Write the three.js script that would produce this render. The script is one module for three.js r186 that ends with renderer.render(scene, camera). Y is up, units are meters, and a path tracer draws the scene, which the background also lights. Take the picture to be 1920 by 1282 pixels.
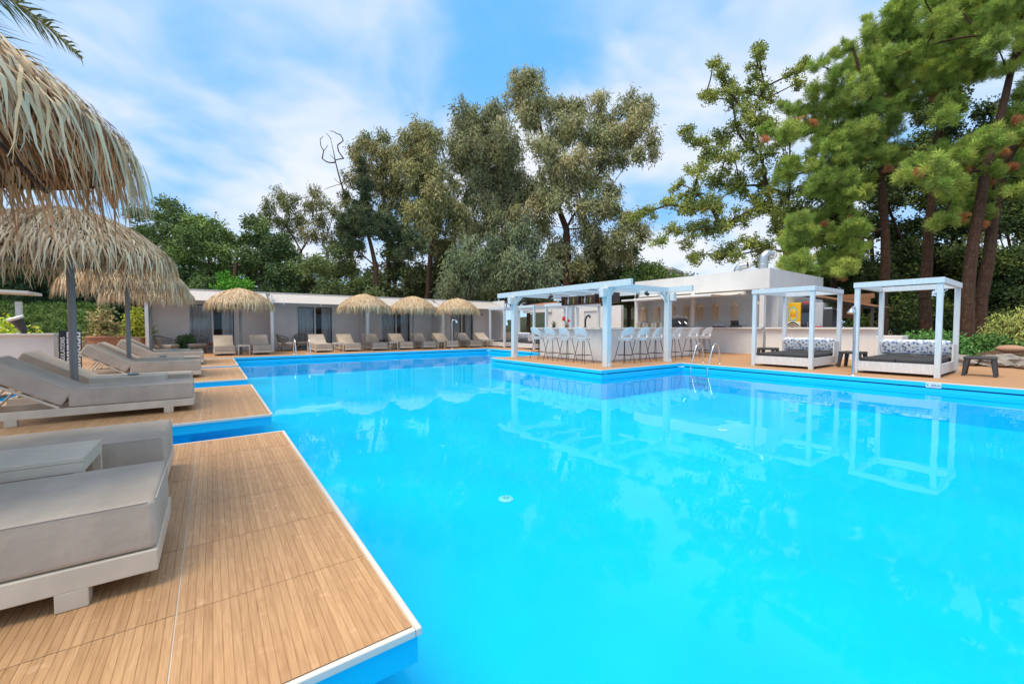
import * as THREE from 'three';
import { RoundedBoxGeometry } from 'three/addons/geometries/RoundedBoxGeometry.js';
import { mergeGeometries } from 'three/addons/utils/BufferGeometryUtils.js';
import { createNoise2D, createNoise3D } from 'simplex-noise';

// ---------- camera, sky, sun, exposure ----------
const scene = new THREE.Scene();
const EYE = 1.15, YAW = 0.625557, PITCH = 0.036329, FOCAL = 779.88;   // photo is 1920 x 1282
const camera = new THREE.PerspectiveCamera(2 * Math.atan(641 / FOCAL) * 180 / Math.PI, 1920 / 1282, 0.05, 600);
camera.rotation.order = 'YXZ';
camera.rotation.set(-PITCH, -YAW, 0);
camera.position.set(0, EYE, 0);
scene.add(camera);

let seed = 20240611;
function rnd() { seed = (seed + 0x6d2b79f5) | 0; let t = Math.imul(seed ^ (seed >>> 15), 1 | seed); t = (t + Math.imul(t ^ (t >>> 7), 61 | t)) ^ t; return ((t ^ (t >>> 14)) >>> 0) / 4294967296; }
const rr = (a, b) => a + (b - a) * rnd();
const gauss = () => (rnd() + rnd() + rnd() - 1.5) / 0.75;
const n2 = createNoise2D(rnd), n3 = createNoise3D(rnd);
const fbm3 = (x, y, z, o = 5) => { let s = 0, a = 0.5; for (let i = 0; i < o; i++) { s += a * n3(x, y, z); x *= 2.03; y *= 2.03; z *= 2.03; a *= 0.5; } return s; };
const fbm2 = (x, y, o = 4) => { let s = 0, a = 0.5; for (let i = 0; i < o; i++) { s += a * n2(x, y); x *= 2.03; y *= 2.03; a *= 0.5; } return s; };
const clamp = (x, a = 0, b = 1) => Math.min(b, Math.max(a, x));
const smooth = (a, b, x) => { const t = clamp((x - a) / (b - a)); return t * t * (3 - 2 * t); };

const SUN = new THREE.Vector3(-0.40, 0.90, 0.03).normalize();
{
  const W = 2048, H = 1024, data = new Float32Array(W * H * 4);
  for (let j = 0; j < H; j++) {
    const el = ((j + 0.5) / H - 0.5) * Math.PI, y = Math.sin(el), c = Math.cos(el);
    for (let i = 0; i < W; i++) {
      const th = ((i + 0.5) / W - 0.5) * 2 * Math.PI, x = c * Math.cos(th), z = c * Math.sin(th), k = (j * W + i) * 4;
      const up = clamp(y);
      let r = 0.18 - 0.075 * Math.sqrt(up), g = 0.455 - 0.10 * Math.sqrt(up), b = 0.79 - 0.08 * up;   // clear blue
      const hz = Math.pow(1 - up, 7); r += 0.18 * hz; g += 0.14 * hz; b += 0.04 * hz;                 // paler air low down
      if (y > 0.005) {
        const px = x / (y + 0.22), pz = z / (y + 0.22);
        const wx = px + 0.12 * fbm2(px * 1.1 + 7, pz * 1.1, 3), wz = pz + 0.12 * fbm2(px * 1.1, pz * 1.1 + 4, 3);
        const big = fbm2(wx * 0.8 + 2.1, wz * 0.8 - 1.3, 5), fine = fbm2(wx * 1.6 + wz * 1.0 + 5, wz * 4.0 - wx * 1.2, 5), puff = fbm2(wx * 4.5, wz * 4.5 + 3, 4);
        let m = smooth(-0.62, 0.62, big + 0.10 * fine + 0.13 * puff + 0.12) * 0.95;
        m *= smooth(0.0, 0.10, y) * 0.75 + 0.25;
        r += (0.66 - r) * m; g += (0.68 - g) * m; b += (0.725 - b) * m;
      }
      data[k] = r; data[k + 1] = g; data[k + 2] = b; data[k + 3] = 1;
    }
  }
  const sky = new THREE.DataTexture(data, W, H, THREE.RGBAFormat, THREE.FloatType);
  sky.mapping = THREE.EquirectangularReflectionMapping; sky.magFilter = sky.minFilter = THREE.LinearFilter; sky.needsUpdate = true;
  scene.background = sky; scene.environment = sky;
}
const sun = new THREE.DirectionalLight(new THREE.Color(1, 0.88, 0.70), 2.6);
sun.position.copy(SUN).multiplyScalar(60).add(new THREE.Vector3(8, 0, -10)); sun.target.position.set(8, 0, -10);
sun.castShadow = true; sun.shadow.radius = 70; sun.shadow.mapSize.set(4096, 4096);
Object.assign(sun.shadow.camera, { left: -45, right: 45, top: 45, bottom: -45, near: 1, far: 140 });
scene.add(sun, sun.target);
const renderer = new THREE.WebGLRenderer({ antialias: true });
renderer.toneMapping = THREE.LinearToneMapping; renderer.toneMappingExposure = 1.44;
renderer.shadowMap.enabled = true; renderer.shadowMap.type = THREE.PCFSoftShadowMap;

// ---------- helpers ----------
const V = (x, y, z) => new THREE.Vector3(x, y, z);
const taken = new Map();
function numbered(n) { const k = taken.get(n) || 0; taken.set(n, k + 1); return k ? n + '_' + String(k).padStart(3, '0') : n; }
function tidy(g) {                                                   // one layout for everything that is merged
  const o = g.index ? g.toNonIndexed() : g.clone();
  if (!o.attributes.normal) o.computeVertexNormals();
  if (!o.attributes.uv) o.setAttribute('uv', new THREE.BufferAttribute(new Float32Array(o.attributes.position.count * 2), 2));
  for (const k of Object.keys(o.attributes)) if (!['position', 'normal', 'uv'].includes(k)) o.deleteAttribute(k);
  return o;
}
const merge = (gs) => (gs.length === 1 ? gs[0] : mergeGeometries(gs.map(tidy)));
function mesh(name, geo, mat, parent, pos) {
  const m = new THREE.Mesh(Array.isArray(geo) ? merge(geo) : geo, mat);
  m.name = parent && parent !== scene ? name : numbered(name);
  if (pos) m.position.set(...pos);
  (parent || scene).add(m); return m;
}
function thing(name, label, category, pos = [0, 0, 0], turn = 0, group) {
  const o = new THREE.Group(); o.name = numbered(name); o.position.set(...pos); o.rotation.y = turn;
  o.userData = { label, category }; if (group) o.userData.group = group; scene.add(o); return o;
}
function tag(o, label, category, group) { Object.assign(o.userData, { label, category }); if (group) o.userData.group = group; return o; }
function structure(o) { o.userData.kind = 'structure'; return o; }
function copyOf(o, pos, turn, label) {
  const c = o.clone(); c.name = numbered(o.name.replace(/_\d{3}$/, '')); c.userData = { ...o.userData }; if (label) c.userData.label = label;
  c.position.set(...pos); if (turn !== undefined) c.rotation.y = turn; scene.add(c); return c;
}
// box from its extents, uv in metres
function bx(x0, x1, y0, y1, z0, z1, r = 0) {
  const w = x1 - x0, h = y1 - y0, d = z1 - z0;
  const g = r ? new RoundedBoxGeometry(w, h, d, 2, Math.min(r, w / 2.01, h / 2.01, d / 2.01)) : new THREE.BoxGeometry(w, h, d);
  metreUV(g); g.translate((x0 + x1) / 2, (y0 + y1) / 2, (z0 + z1) / 2); return g;
}
function metreUV(g) {                                               // planar uv in metres by the face's main axis
  const p = g.attributes.position, n = g.attributes.normal, uv = new Float32Array(p.count * 2);
  for (let i = 0; i < p.count; i++) {
    const ax = Math.abs(n.getX(i)), ay = Math.abs(n.getY(i)), az = Math.abs(n.getZ(i));
    if (ay >= ax && ay >= az) { uv[2 * i] = p.getX(i); uv[2 * i + 1] = p.getZ(i); }
    else if (ax >= az) { uv[2 * i] = p.getZ(i); uv[2 * i + 1] = p.getY(i); }
    else { uv[2 * i] = p.getX(i); uv[2 * i + 1] = p.getY(i); }
  }
  g.setAttribute('uv', new THREE.BufferAttribute(uv, 2)); return g;
}
function tube(pts, r, rad = 8, seg) { return new THREE.TubeGeometry(new THREE.CatmullRomCurve3(pts.map((p) => (p.isVector3 ? p : V(...p))), false, 'catmullrom', 0.3), seg || pts.length * 5, r, rad); }
function rod(a, b, r0, r1 = r0, rad = 8) {
  a = a.isVector3 ? a : V(...a); b = b.isVector3 ? b : V(...b);
  const d = b.clone().sub(a), g = new THREE.CylinderGeometry(r1, r0, d.length(), rad);
  g.translate(0, d.length() / 2, 0); g.applyQuaternion(new THREE.Quaternion().setFromUnitVectors(V(0, 1, 0), d.clone().normalize())); g.translate(a.x, a.y, a.z); return g;
}
function lathe(pts, seg = 24) { return new THREE.LatheGeometry(pts.map((p) => new THREE.Vector2(...p)), seg); }

// ---------- textures ----------
function dataTex(w, h, fn, srgb = true, rep) {
  const d = new Uint8Array(w * h * 4);
  for (let j = 0; j < h; j++) for (let i = 0; i < w; i++) { const c = fn(i / w, j / h), k = (j * w + i) * 4; if (typeof c === 'number') d[k] = d[k + 1] = d[k + 2] = clamp(c) * 255; else { d[k] = clamp(c[0]) * 255; d[k + 1] = clamp(c[1]) * 255; d[k + 2] = clamp(c[2]) * 255; } d[k + 3] = 255; }
  const t = new THREE.DataTexture(d, w, h); t.wrapS = t.wrapT = THREE.RepeatWrapping; t.magFilter = THREE.LinearFilter; t.minFilter = THREE.LinearMipmapLinearFilter; t.generateMipmaps = true;
  if (srgb) t.colorSpace = THREE.SRGBColorSpace; if (rep) t.repeat.set(...rep); t.needsUpdate = true; return t;
}
// noise that wraps at 1 x 1
const wrapN = (u, v, f, o = 4) => { const a = u * 2 * Math.PI, b = v * 2 * Math.PI, q = f / (2 * Math.PI); let s = 0, am = 0.5, k = 1; for (let i = 0; i < o; i++) { s += am * (n3(Math.cos(a) * q * k + 3 * i, Math.sin(a) * q * k, Math.cos(b) * q * k) + n3(Math.sin(b) * q * k + 9, Math.cos(a) * q * k, Math.sin(a) * q * k + 5 * i)) * 0.7; am *= 0.5; k *= 2; } return s; };
function canvasTex(w, h, draw) { const c = document.createElement('canvas'); c.width = w; c.height = h; draw(c.getContext('2d'), w, h); const t = new THREE.CanvasTexture(c); t.colorSpace = THREE.SRGBColorSpace; t.magFilter = THREE.LinearFilter; return t; }
const rgb = (r, g, b) => new THREE.Color().setRGB(r, g, b);
const std = (color, roughness = 0.6, more = {}) => new THREE.MeshStandardMaterial({ color: Array.isArray(color) ? rgb(...color) : color, roughness, ...more });

const T = {};
T.fabricBump = dataTex(256, 256, (u, v) => 0.5 + 0.32 * wrapN(u, v, 5, 4) + 0.05 * Math.sin(u * 800) * Math.sin(v * 800), false, [1.4, 1.4]);
T.fabricTone = dataTex(256, 256, (u, v) => { const n = 0.92 + 0.07 * wrapN(u, v, 4, 5); return [n, n, n * 0.99]; }, true, [0.9, 0.9]);
T.plaster = dataTex(512, 512, (u, v) => { const n = 0.965 + 0.03 * wrapN(u, v, 5, 6); return [n, n * 0.995, n * 0.985]; }, true, [0.35, 0.35]);
T.plasterBump = dataTex(256, 256, (u, v) => 0.5 + 0.4 * wrapN(u, v, 30, 3), false, [1, 1]);
T.painted = dataTex(256, 512, (u, v) => { const n = 0.93 + 0.05 * wrapN(u * 1, v, 6, 4) + 0.03 * n2(u * 70, v * 5); return [n, n, n]; }, true, [2, 0.7]);
T.woodStripes = [0, 1, 2].map((s) => dataTex(512, 512, (u, v) => {
  const strip = Math.floor(u * 25), f = (u * 25) % 1, h = n2(strip * 7.3 + s * 31, 4.2), grain = n2(u * 75 + s * 9 + strip * 3, v * 2.2 + strip) * 0.5 + n2(u * 240, v * 5 + strip * 2 + s) * 0.35;
  const fig = Math.pow(Math.abs(n2(u * 18 + strip * 5.7 + 0.5 * n2(u * 9, v * 3), v * 1.3 + s)), 2);
  const t = 0.5 + 0.22 * h + 0.36 * grain - 0.24 * fig, groove = f < 0.05 || f > 0.95 ? 0.93 : 1, scuff = 0.09 * smooth(0.35, 0.75, fbm2(u * 4 + s * 8, v * 4, 5));
  return [(0.69 + 0.2 * t + scuff) * groove, (0.535 + 0.2 * t + scuff) * groove, (0.375 + 0.19 * t + scuff * 1.2) * groove];
}));
T.deckFar = dataTex(1024, 1024, (u, v) => {
  const strip = Math.floor(u * 40), h = n2(strip * 3.7, Math.floor(v * 3.2 + 0.37 * (strip % 3)) * 5.1), g = n2(u * 180, v * 7) * 0.4 + wrapN(u, v, 5, 4) * 0.35, t = 0.5 + 0.14 * h + 0.14 * g, f = (u * 40) % 1, gr = f < 0.07 ? 0.9 : 1;
  return [(0.65 + 0.18 * t) * gr, (0.49 + 0.18 * t) * gr, (0.345 + 0.17 * t) * gr];
}, true, [0.5, 0.5]);
T.bark = dataTex(256, 512, (u, v) => { const n = wrapN(u, v, 9, 5), c = Math.abs(n2(u * 14 + 2 * n2(u * 6, v * 9), v * 9)); const t = clamp(0.32 + 0.5 * c + 0.25 * n); return [0.20 + 0.34 * t, 0.155 + 0.28 * t, 0.12 + 0.24 * t]; }, true, [1, 0.5]);
T.barkBump = dataTex(256, 512, (u, v) => clamp(0.3 + 0.6 * Math.abs(n2(u * 14 + 2 * n2(u * 6, v * 9), v * 9)) + 0.2 * wrapN(u, v, 18, 3)), false, [1, 0.5]);
T.ripple = dataTex(512, 512, (u, v) => 0.5 + 0.3 * wrapN(u, v, 5, 3) + 0.13 * wrapN(u, v, 17, 2), false, [0.12, 0.12]);
T.poolPaint = dataTex(512, 512, (u, v) => { const n = 0.96 + 0.04 * wrapN(u, v, 4, 6); return [n, n, n]; }, true, [0.15, 0.15]);
T.marble = dataTex(512, 256, (u, v) => { const w = Math.abs(wrapN(u, v, 4, 5)), t = smooth(0.0, 0.09, w); const b = 0.62 + 0.28 * t + 0.05 * wrapN(u, v, 9, 3); return [b, b * 0.985, b * 0.97]; }, true, [0.5, 0.5]);
T.pillow = canvasTex(1024, 512, (c, w, h) => {
  c.fillStyle = '#eef0f4'; c.fillRect(0, 0, w, h);
  const blues = ['#27457f', '#3c62a4', '#6f93c6', '#9db7dc', '#1f3768'];
  for (let i = 0; i < 64; i++) {
    const x = ((i % 11) + rr(0.1, 0.9)) * w / 11, y = (Math.floor(i / 11) + rr(0.1, 0.9)) * h / 6, s = rr(32, 62), a0 = rr(0, 6.28), n = 5 + Math.floor(rnd() * 4);
    c.strokeStyle = c.fillStyle = blues[Math.floor(rnd() * 5)];
    for (let k = 0; k < n; k++) {
      const a = a0 + (k - n / 2) * 0.42; c.lineWidth = rr(5, 10); c.lineCap = 'round'; c.beginPath(); c.moveTo(x, y);
      c.quadraticCurveTo(x + Math.cos(a + 0.3) * s * 0.6, y + Math.sin(a + 0.3) * s * 0.6, x + Math.cos(a) * s, y + Math.sin(a) * s); c.stroke();
      c.beginPath(); c.ellipse(x + Math.cos(a) * s, y + Math.sin(a) * s, s * 0.2, s * 0.09, a, 0, 6.3); c.fill();
    }
    c.beginPath(); c.arc(x, y, s * 0.16, 0, 6.3); c.fill();
  }
});
const M = {
  cream: std([0.76, 0.66, 0.54], 0.5, { map: T.fabricTone }),
  cushion: std([0.555, 0.465, 0.385], 0.85, { map: T.fabricTone, bumpMap: T.fabricBump, bumpScale: 0.012 }),
  piping: std([0.56, 0.47, 0.39], 0.8),
  white: std([0.78, 0.78, 0.79], 0.65, { map: T.plaster, bumpMap: T.plasterBump, bumpScale: 0.0015 }),
  paint: std([0.74, 0.80, 0.84], 0.45, { map: T.painted }),
  pergola: std([0.73, 0.80, 0.83], 0.45, { map: T.painted }),
  whitePaint: std([0.80, 0.80, 0.80], 0.45, { map: T.painted }),
  grey: std([0.80, 0.76, 0.745], 0.7, { map: T.plaster }),
  roofBoard: std([0.60, 0.55, 0.51], 0.7, { map: T.painted }),
  darkCushion: std([0.042, 0.040, 0.042], 0.8, { bumpMap: T.fabricBump, bumpScale: 0.01 }),
  darkPlastic: std([0.05, 0.05, 0.054], 0.55),
  black: std([0.018, 0.018, 0.02], 0.5), blackMetal: std([0.02, 0.02, 0.022], 0.4, { metalness: 0.4 }),
  steel: std([0.72, 0.73, 0.75], 0.18, { metalness: 1 }),
  galv: std([0.52, 0.55, 0.57], 0.38, { metalness: 0.85 }),
  pole: std([0.27, 0.25, 0.235], 0.6, { map: T.painted }),
  poolWall: std([0.0, 0.57, 0.92], 0.4, { map: T.poolPaint }),
  poolFloor: std([0.0, 0.57, 0.92], 0.6, { map: T.poolPaint }),
  trim: std([0.72, 0.69, 0.64], 0.6, { map: T.plaster }),
  deck: std([0.92, 0.86, 0.80], 0.62, { map: T.deckFar }),
  tiles: T.woodStripes.map((t) => std([0.89, 0.83, 0.76], 0.55, { map: t })),
  grout: std([0.66, 0.57, 0.47], 0.9),
  water: new THREE.MeshPhysicalMaterial({ color: rgb(0.5, 0.98, 1.0), roughness: 0.0, transmission: 1, thickness: 0, ior: 1.33, specularIntensity: 0.55, bumpMap: T.ripple, bumpScale: 0.005 }),
  glass: new THREE.MeshPhysicalMaterial({ color: rgb(0.8, 0.84, 0.86), roughness: 0.02, transmission: 1, thickness: 0, ior: 1.5 }),
  curtain: std([0.62, 0.62, 0.63], 0.9, { side: THREE.DoubleSide }),
  pillow: std([0.95, 0.95, 0.95], 0.85, { map: T.pillow }),
  bark: std([0.8, 0.72, 0.66], 0.95, { map: T.bark, bumpMap: T.barkBump, bumpScale: 0.03 }),
  barkGrey: std([0.72, 0.68, 0.64], 0.95, { map: T.bark, bumpMap: T.barkBump, bumpScale: 0.02 }),
  barkRed: std([0.74, 0.61, 0.53], 0.95, { map: T.bark, bumpMap: T.barkBump, bumpScale: 0.04 }),
  terracotta: std([0.46, 0.22, 0.14], 0.85, { map: T.plaster }),
  rattan: std([0.23, 0.20, 0.165], 0.8), teak: std([0.28, 0.13, 0.055], 0.55, { map: T.painted }),
  stoolShell: std([0.70, 0.75, 0.78], 0.45), marble: std([0.80, 0.79, 0.78], 0.25, { map: T.marble }),
  jute: std([0.56, 0.43, 0.29], 0.9), shelfWood: std([0.06, 0.035, 0.028], 0.5),
};
// ---------- ground, pool, decks ----------
const PX0 = -2.9, PX1 = 12.15, PZ0 = -18.8, PZ1 = 8, WATER = -0.2, FLOOR = -0.8;
T.earth = dataTex(512, 512, (u, v) => { const n = wrapN(u, v, 6, 6), s = n2(u * 160, v * 160); return [0.40 + 0.13 * n + 0.08 * s, 0.31 + 0.10 * n + 0.07 * s, 0.22 + 0.08 * n + 0.06 * s]; }, true, [0.3, 0.3]);
M.earth = std([0.62, 0.6, 0.56], 0.95, { map: T.earth });
M.grass = std([0.055, 0.09, 0.02], 0.95, { bumpMap: T.fabricBump, bumpScale: 0.05 });
{
  const s = new THREE.Shape([[-220, 220], [220, 220], [220, -220], [-220, -220]].map((p) => new THREE.Vector2(...p)));
  s.holes.push(new THREE.Path([[-3.4, 8.4], [18, 8.4], [18, -23], [-3.4, -23]].map(([x, z]) => new THREE.Vector2(x, -z))));
  const g = new THREE.ShapeGeometry(s); g.rotateX(-Math.PI / 2); metreUV(g);
  structure(mesh('ground', g, M.earth, scene, [0, -0.07, 0]));
}
// pool shell
const RING = [[PX0, PZ1], [PX0, PZ0], [12.0, PZ0], [12.0, -12.95], [8.4, -12.95], [8.4, -7.55], [PX1, -7.55], [PX1, PZ1]];
{
  const pool = new THREE.Group(); pool.name = numbered('pool_basin'); scene.add(pool); structure(pool);
  mesh('pool_floor', bx(PX0 - 0.3, PX1 + 0.3, FLOOR - 0.15, FLOOR, PZ0 - 0.3, PZ1 + 0.3), M.poolFloor, pool);
  const lower = [], mid = [], upper = [], slot = [];
  for (let i = 0; i < RING.length; i++) {
    const [ax, az] = RING[i], [cx, cz] = RING[(i + 1) % RING.length], dx = Math.sign(cx - ax), dz = Math.sign(cz - az), ox = dz, oz = -dx;  // outward, away from the water
    const t = 0.2, e = 0.0;
    const band = (y0, y1, inset) => {
      const x0 = Math.min(ax, cx), x1 = Math.max(ax, cx), z0 = Math.min(az, cz), z1 = Math.max(az, cz);
      if (dx) return bx(Math.abs(x0 - 8.4) < 0.01 ? x0 + t : x0, x1, y0, y1, az + (oz > 0 ? inset : -t), az + (oz > 0 ? t : -inset));
      return bx(ax + (ox > 0 ? inset : -t), ax + (ox > 0 ? t : -inset), y0, y1, z0, z1);
    };
    lower.push(band(FLOOR, WATER - 0.03, e)); mid.push(band(WATER - 0.029, -0.1301, e)); slot.push(band(-0.13, -0.1, 0.15)); upper.push(band(-0.1, -0.022, 0));
  }
  mesh('pool_wall', lower, M.poolFloor, pool); mesh('waterline_band', mid, M.poolWall, pool); mesh('overflow_slot', slot, M.poolWall, pool); mesh('rim_band', upper, M.poolWall, pool);
  // peninsula body under its deck
  mesh('peninsula_core', bx(8.6, 12.0, FLOOR, -0.05, -12.75, -7.75), M.poolFloor, pool);
}
// water surface, cut round the peninsula
{
  const g = new THREE.ShapeGeometry(new THREE.Shape(RING.map(([x, z]) => new THREE.Vector2(x, -z)))); g.rotateX(-Math.PI / 2); metreUV(g);
  structure(mesh('water', g, M.water, scene, [0, WATER, 0]));
}
// decks: sheets with thickness, pale stone edge at the water
const TRIM = 0.03;
function deckSheet(name, x0, x1, z0, z1) { return structure(mesh(name, bx(x0, x1, -0.06, 0, z0, z1), M.deck, scene)); }
deckSheet('pool_deck', PX1 + TRIM, 19.6, -12.95 + TRIM, PZ1 + 6);
deckSheet('pool_deck', 12.0 + TRIM, 19.6, PZ0, -12.95 + TRIM);
deckSheet('pool_deck', -12, 19.6, -27.5, PZ0 - TRIM);
deckSheet('pool_deck', -12, PX0, PZ0 - TRIM, PZ1 + 6);
deckSheet('bar_deck', 8.4 + TRIM, PX1 + TRIM, -12.95 + TRIM, -7.55 - TRIM);
deckSheet('pool_deck', PX0, PX1 + TRIM, PZ1, PZ1 + 6);
{
  const tr = [];
  const q = (x0, x1, z0, z1) => tr.push(bx(x0, x1, -0.022, 0.003, z0, z1, 0.006));
  q(PX1, PX1 + TRIM, -7.55 + 0.0, PZ1); q(8.4, PX1 + TRIM, -7.55 - TRIM, -7.55); q(8.4, 8.4 + TRIM, -12.95 + TRIM, -7.55 - TRIM); q(8.4, 12.0 + TRIM, -12.95, -12.95 + TRIM);
  q(12.0, 12.0 + TRIM, PZ0, -12.95); q(PX0, 12.0 + TRIM, PZ0 - TRIM, PZ0);
  structure(mesh('deck_edge', tr, M.trim, scene));
}
// the four sunbathing platforms that stand over the water, laid with ribbed wood-look tiles
const ribbed = (() => {                                             // one tile 0.74 wide, 1 deep: 15 strips with real grooves
  const w = 0.74, n = 25, top = 0, low = -0.0016, pos = [], uv = [], idx = [];
  const prof = [];
  for (let i = 0; i < n; i++) { const a = i * w / n, b = (i + 1) * w / n; prof.push([a + 0.0016, top], [b - 0.0016, top], [b - 0.0008, low], [b + 0.0008, low]); }
  prof.pop(); prof.pop(); prof.unshift([0.0006, -0.012]); prof.push([w - 0.0006, -0.012]);
  for (const [x, y] of prof) { pos.push(x, y, 0, x, y, 0.996); uv.push(x / w, 0, x / w, 1); }
  for (let i = 0; i + 1 < prof.length; i++) { const a = 2 * i; idx.push(a, a + 1, a + 2, a + 1, a + 3, a + 2); }
  let g = new THREE.BufferGeometry(); g.setAttribute('position', new THREE.Float32BufferAttribute(pos, 3)); g.setAttribute('uv', new THREE.Float32BufferAttribute(uv, 2)); g.setIndex(idx);
  g = g.toNonIndexed(); g.computeVertexNormals(); return g;
})();
const PLATFORMS = [[2.3, -0.42], [-1.46, -5.2], [-6.27, -9.78], [-10.88, -14.3], [-14.85, -18.43]];
PLATFORMS.forEach(([z1, z0], k) => {
  const g = new THREE.Group(); g.name = numbered('deck_platform'); scene.add(g); structure(g);
  mesh('slab', bx(PX0, 0.615, -0.135, -0.014, z0 + 0.01, z1 - 0.01), M.poolWall, g);
  mesh('tile_bed', bx(PX0, 0.6055, -0.0138, -0.004, z0 + 0.0245, z1 - 0.0245), M.grout, g);
  mesh('support', bx(PX0, -0.3, FLOOR, -0.137, z0 + 0.5, z1 - 0.5), M.poolFloor, g);
  mesh('edge_trim', [bx(0.606, 0.63, -0.03, 0.003, z0, z1, 0.006), bx(PX0, 0.605, -0.03, 0.003, z1 - 0.024, z1, 0.006), bx(PX0, 0.605, -0.03, 0.003, z0, z0 + 0.024, 0.006)], M.trim, g);
  const rows = 6, d = (z1 - z0 - 0.052) / rows;
  for (let c = 0; c < 5; c++) for (let r = 0; r < rows; r++) {
    const left = 0.6045 - (c + 1) * 0.743; if (left < PX0 - 0.4) continue;
    const m = mesh('tile', ribbed, M.tiles[(c * 2 + r * 3 + k + (rnd() < 0.3 ? 1 : 0)) % 3], g, [left, 0.0004 * rr(-1, 1), z0 + 0.026 + r * d]);
    m.scale.z = d - 0.001; if (left < PX0) { m.scale.x = (left + 0.743 - PX0) / 0.743; m.position.x = PX0; }
  }
});
// drains and pool fittings
{
  const dr = (x, z, s) => { const o = thing('floor_drain', 'round white drain cover set in the pool floor', 'drain', [x, FLOOR + 0.004, z], 0, 'round covers on the pool floor'); o.scale.setScalar(s);
    mesh('cover', lathe([[0, 0.02], [0.07, 0.022], [0.1, 0.016], [0.115, 0.0]], 28), M.whitePaint, o); for (let k = 0; k < 6; k++) { const a = k * Math.PI / 3; mesh('slit', bx(-0.004, 0.004, 0.0222, 0.024, 0.02, 0.06).rotateY(a), M.darkPlastic, o); } };
  dr(2.66, -3.8, 0.75); dr(7.8, -3.99, 0.75);
}
// ---------- loungers ----------
function cushionGeo(l, h, w, puff = 0.007) {                         // soft block, l along x from 0 to -l
  const g = new RoundedBoxGeometry(l, h, w, 5, 0.024), p = g.attributes.position;
  for (let i = 0; i < p.count; i++) {
    let x = p.getX(i), y = p.getY(i), z = p.getZ(i);
    const ex = 1 - Math.pow(Math.abs(x) / (l / 2), 4), ez = 1 - Math.pow(Math.abs(z) / (w / 2), 4);
    if (y > 0) y += puff * ex * ez;
    z += 0.006 * n3(x * 5, y * 9, z > 0 ? 3 : 7); x += 0.004 * n3(z * 7, y * 9, x > 0 ? 1 : 5);
    p.setXYZ(i, x, y, z);
  }
  g.computeVertexNormals(); metreUV(g); g.translate(-l / 2, 0, 0); return g;
}
function pipingGeo(l, w, y) { const a = l, b = w / 2 - 0.004, pts = []; const r = 0.03; for (const [x, z] of [[-r, b], [-a + r, b], [-a, b - r], [-a, -b + r], [-a + r, -b], [-r, -b], [0, -b + r], [0, b - r]]) pts.push(V(x, y, z)); return new THREE.TubeGeometry(new THREE.CatmullRomCurve3(pts, true, 'catmullrom', 0.05), 64, 0.003, 5, true); }
function makeLounger() {                                             // foot end at x = 0, head towards -x
  const o = thing('sun_lounger', 'taupe cushioned sun lounger with cream frame on a wooden platform over the water', 'sun lounger', [0, 0, 0], 0, 'sun loungers on the pool platforms');
  const W = 0.35;
  mesh('frame', [bx(-2.0, 0, 0.075, 0.17, W - 0.035, W, 0.006), bx(-2.0, 0, 0.075, 0.17, -W, -W + 0.035, 0.006), bx(-0.03, 0.0, 0.076, 0.169, -W + 0.036, W - 0.036, 0.006), bx(-2.0, -1.97, 0.076, 0.169, -W + 0.036, W - 0.036, 0.006)], M.cream, o);
  for (let k = 0; k < 9; k++) mesh('slat', bx(-0.16 - k * 0.13, -0.08 - k * 0.13, 0.145, 0.165, -W + 0.036, W - 0.036, 0.004), M.cream, o);
  for (const x of [-0.22, -1.62]) for (const s of [-1, 1]) mesh('leg', bx(x - 0.1, x, 0, 0.078, s > 0 ? W - 0.075 : -W + 0.0, s > 0 ? W : -W + 0.075, 0.005), M.cream, o);
  const seat = mesh('seat_cushion', cushionGeo(1.2, 0.215, 0.69), M.cushion, o, [-0.005, 0.28, 0]);
  mesh('piping', pipingGeo(1.2, 0.69, 0.103), M.piping, seat);
  const tilt = 0.56, b = new THREE.Group();
  const back = mesh('back_cushion', cushionGeo(0.80, 0.205, 0.69), M.cushion, o, [-1.215, 0.285, 0]); back.rotation.z = -tilt;
  mesh('piping', pipingGeo(0.80, 0.69, 0.098), M.piping, back);
  const c = Math.cos(tilt), s = Math.sin(tilt), x0 = -1.215 - 0.115 * s, y0 = 0.285 - 0.115 * c;
  const bf = mesh('backrest_frame', [...[-1, 1].map((k) => bx(-0.80, 0.0, -0.03, 0.0, k > 0 ? 0.30 : -0.335, k > 0 ? 0.335 : -0.30, 0.004)), ...[0.1, 0.3, 0.5, 0.7].map((t) => bx(-t - 0.07, -t, -0.024, -0.003, -0.30, 0.30))], M.cream, o, [x0, y0, 0]); bf.rotation.z = -tilt;
  for (const k of [-1, 1]) mesh('strut', rod([x0 - 0.5 * c, y0 + 0.5 * s, 0.28 * k], [-1.95, 0.13, 0.28 * k], 0.012), M.cream, o);
  return o;
}
const lounger0 = makeLounger();
{
  let first = true;
  const put = (p, turn, label, group) => { let o = lounger0; if (first) { o.position.set(...p); o.rotation.y = turn; first = false; } else o = copyOf(lounger0, p, turn); if (label) o.userData.label = label; if (group) o.userData.group = group; };
  for (const [zn, k] of [[-1.46, 0], [-6.27, 1], [-10.88, 2], [-14.85, 3]]) for (const dz of [1.27, 2.62]) put([-0.21 + rr(-0.03, 0.03) + (dz > 2 ? -0.06 : 0), 0.001, zn - dz], rr(-0.012, 0.012));
  for (const x of [0.41, 1.7, 4.1, 5.35, 6.65, 7.98, 9.23, 10.57, 12.0, 13.3]) put([x, 0.001, -20.1 + rr(-0.05, 0.05)], -Math.PI / 2 + rr(-0.02, 0.02), 'taupe cushioned sun lounger facing the pool in front of the grey bungalows', 'sun loungers in a row before the bungalows');
}
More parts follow.
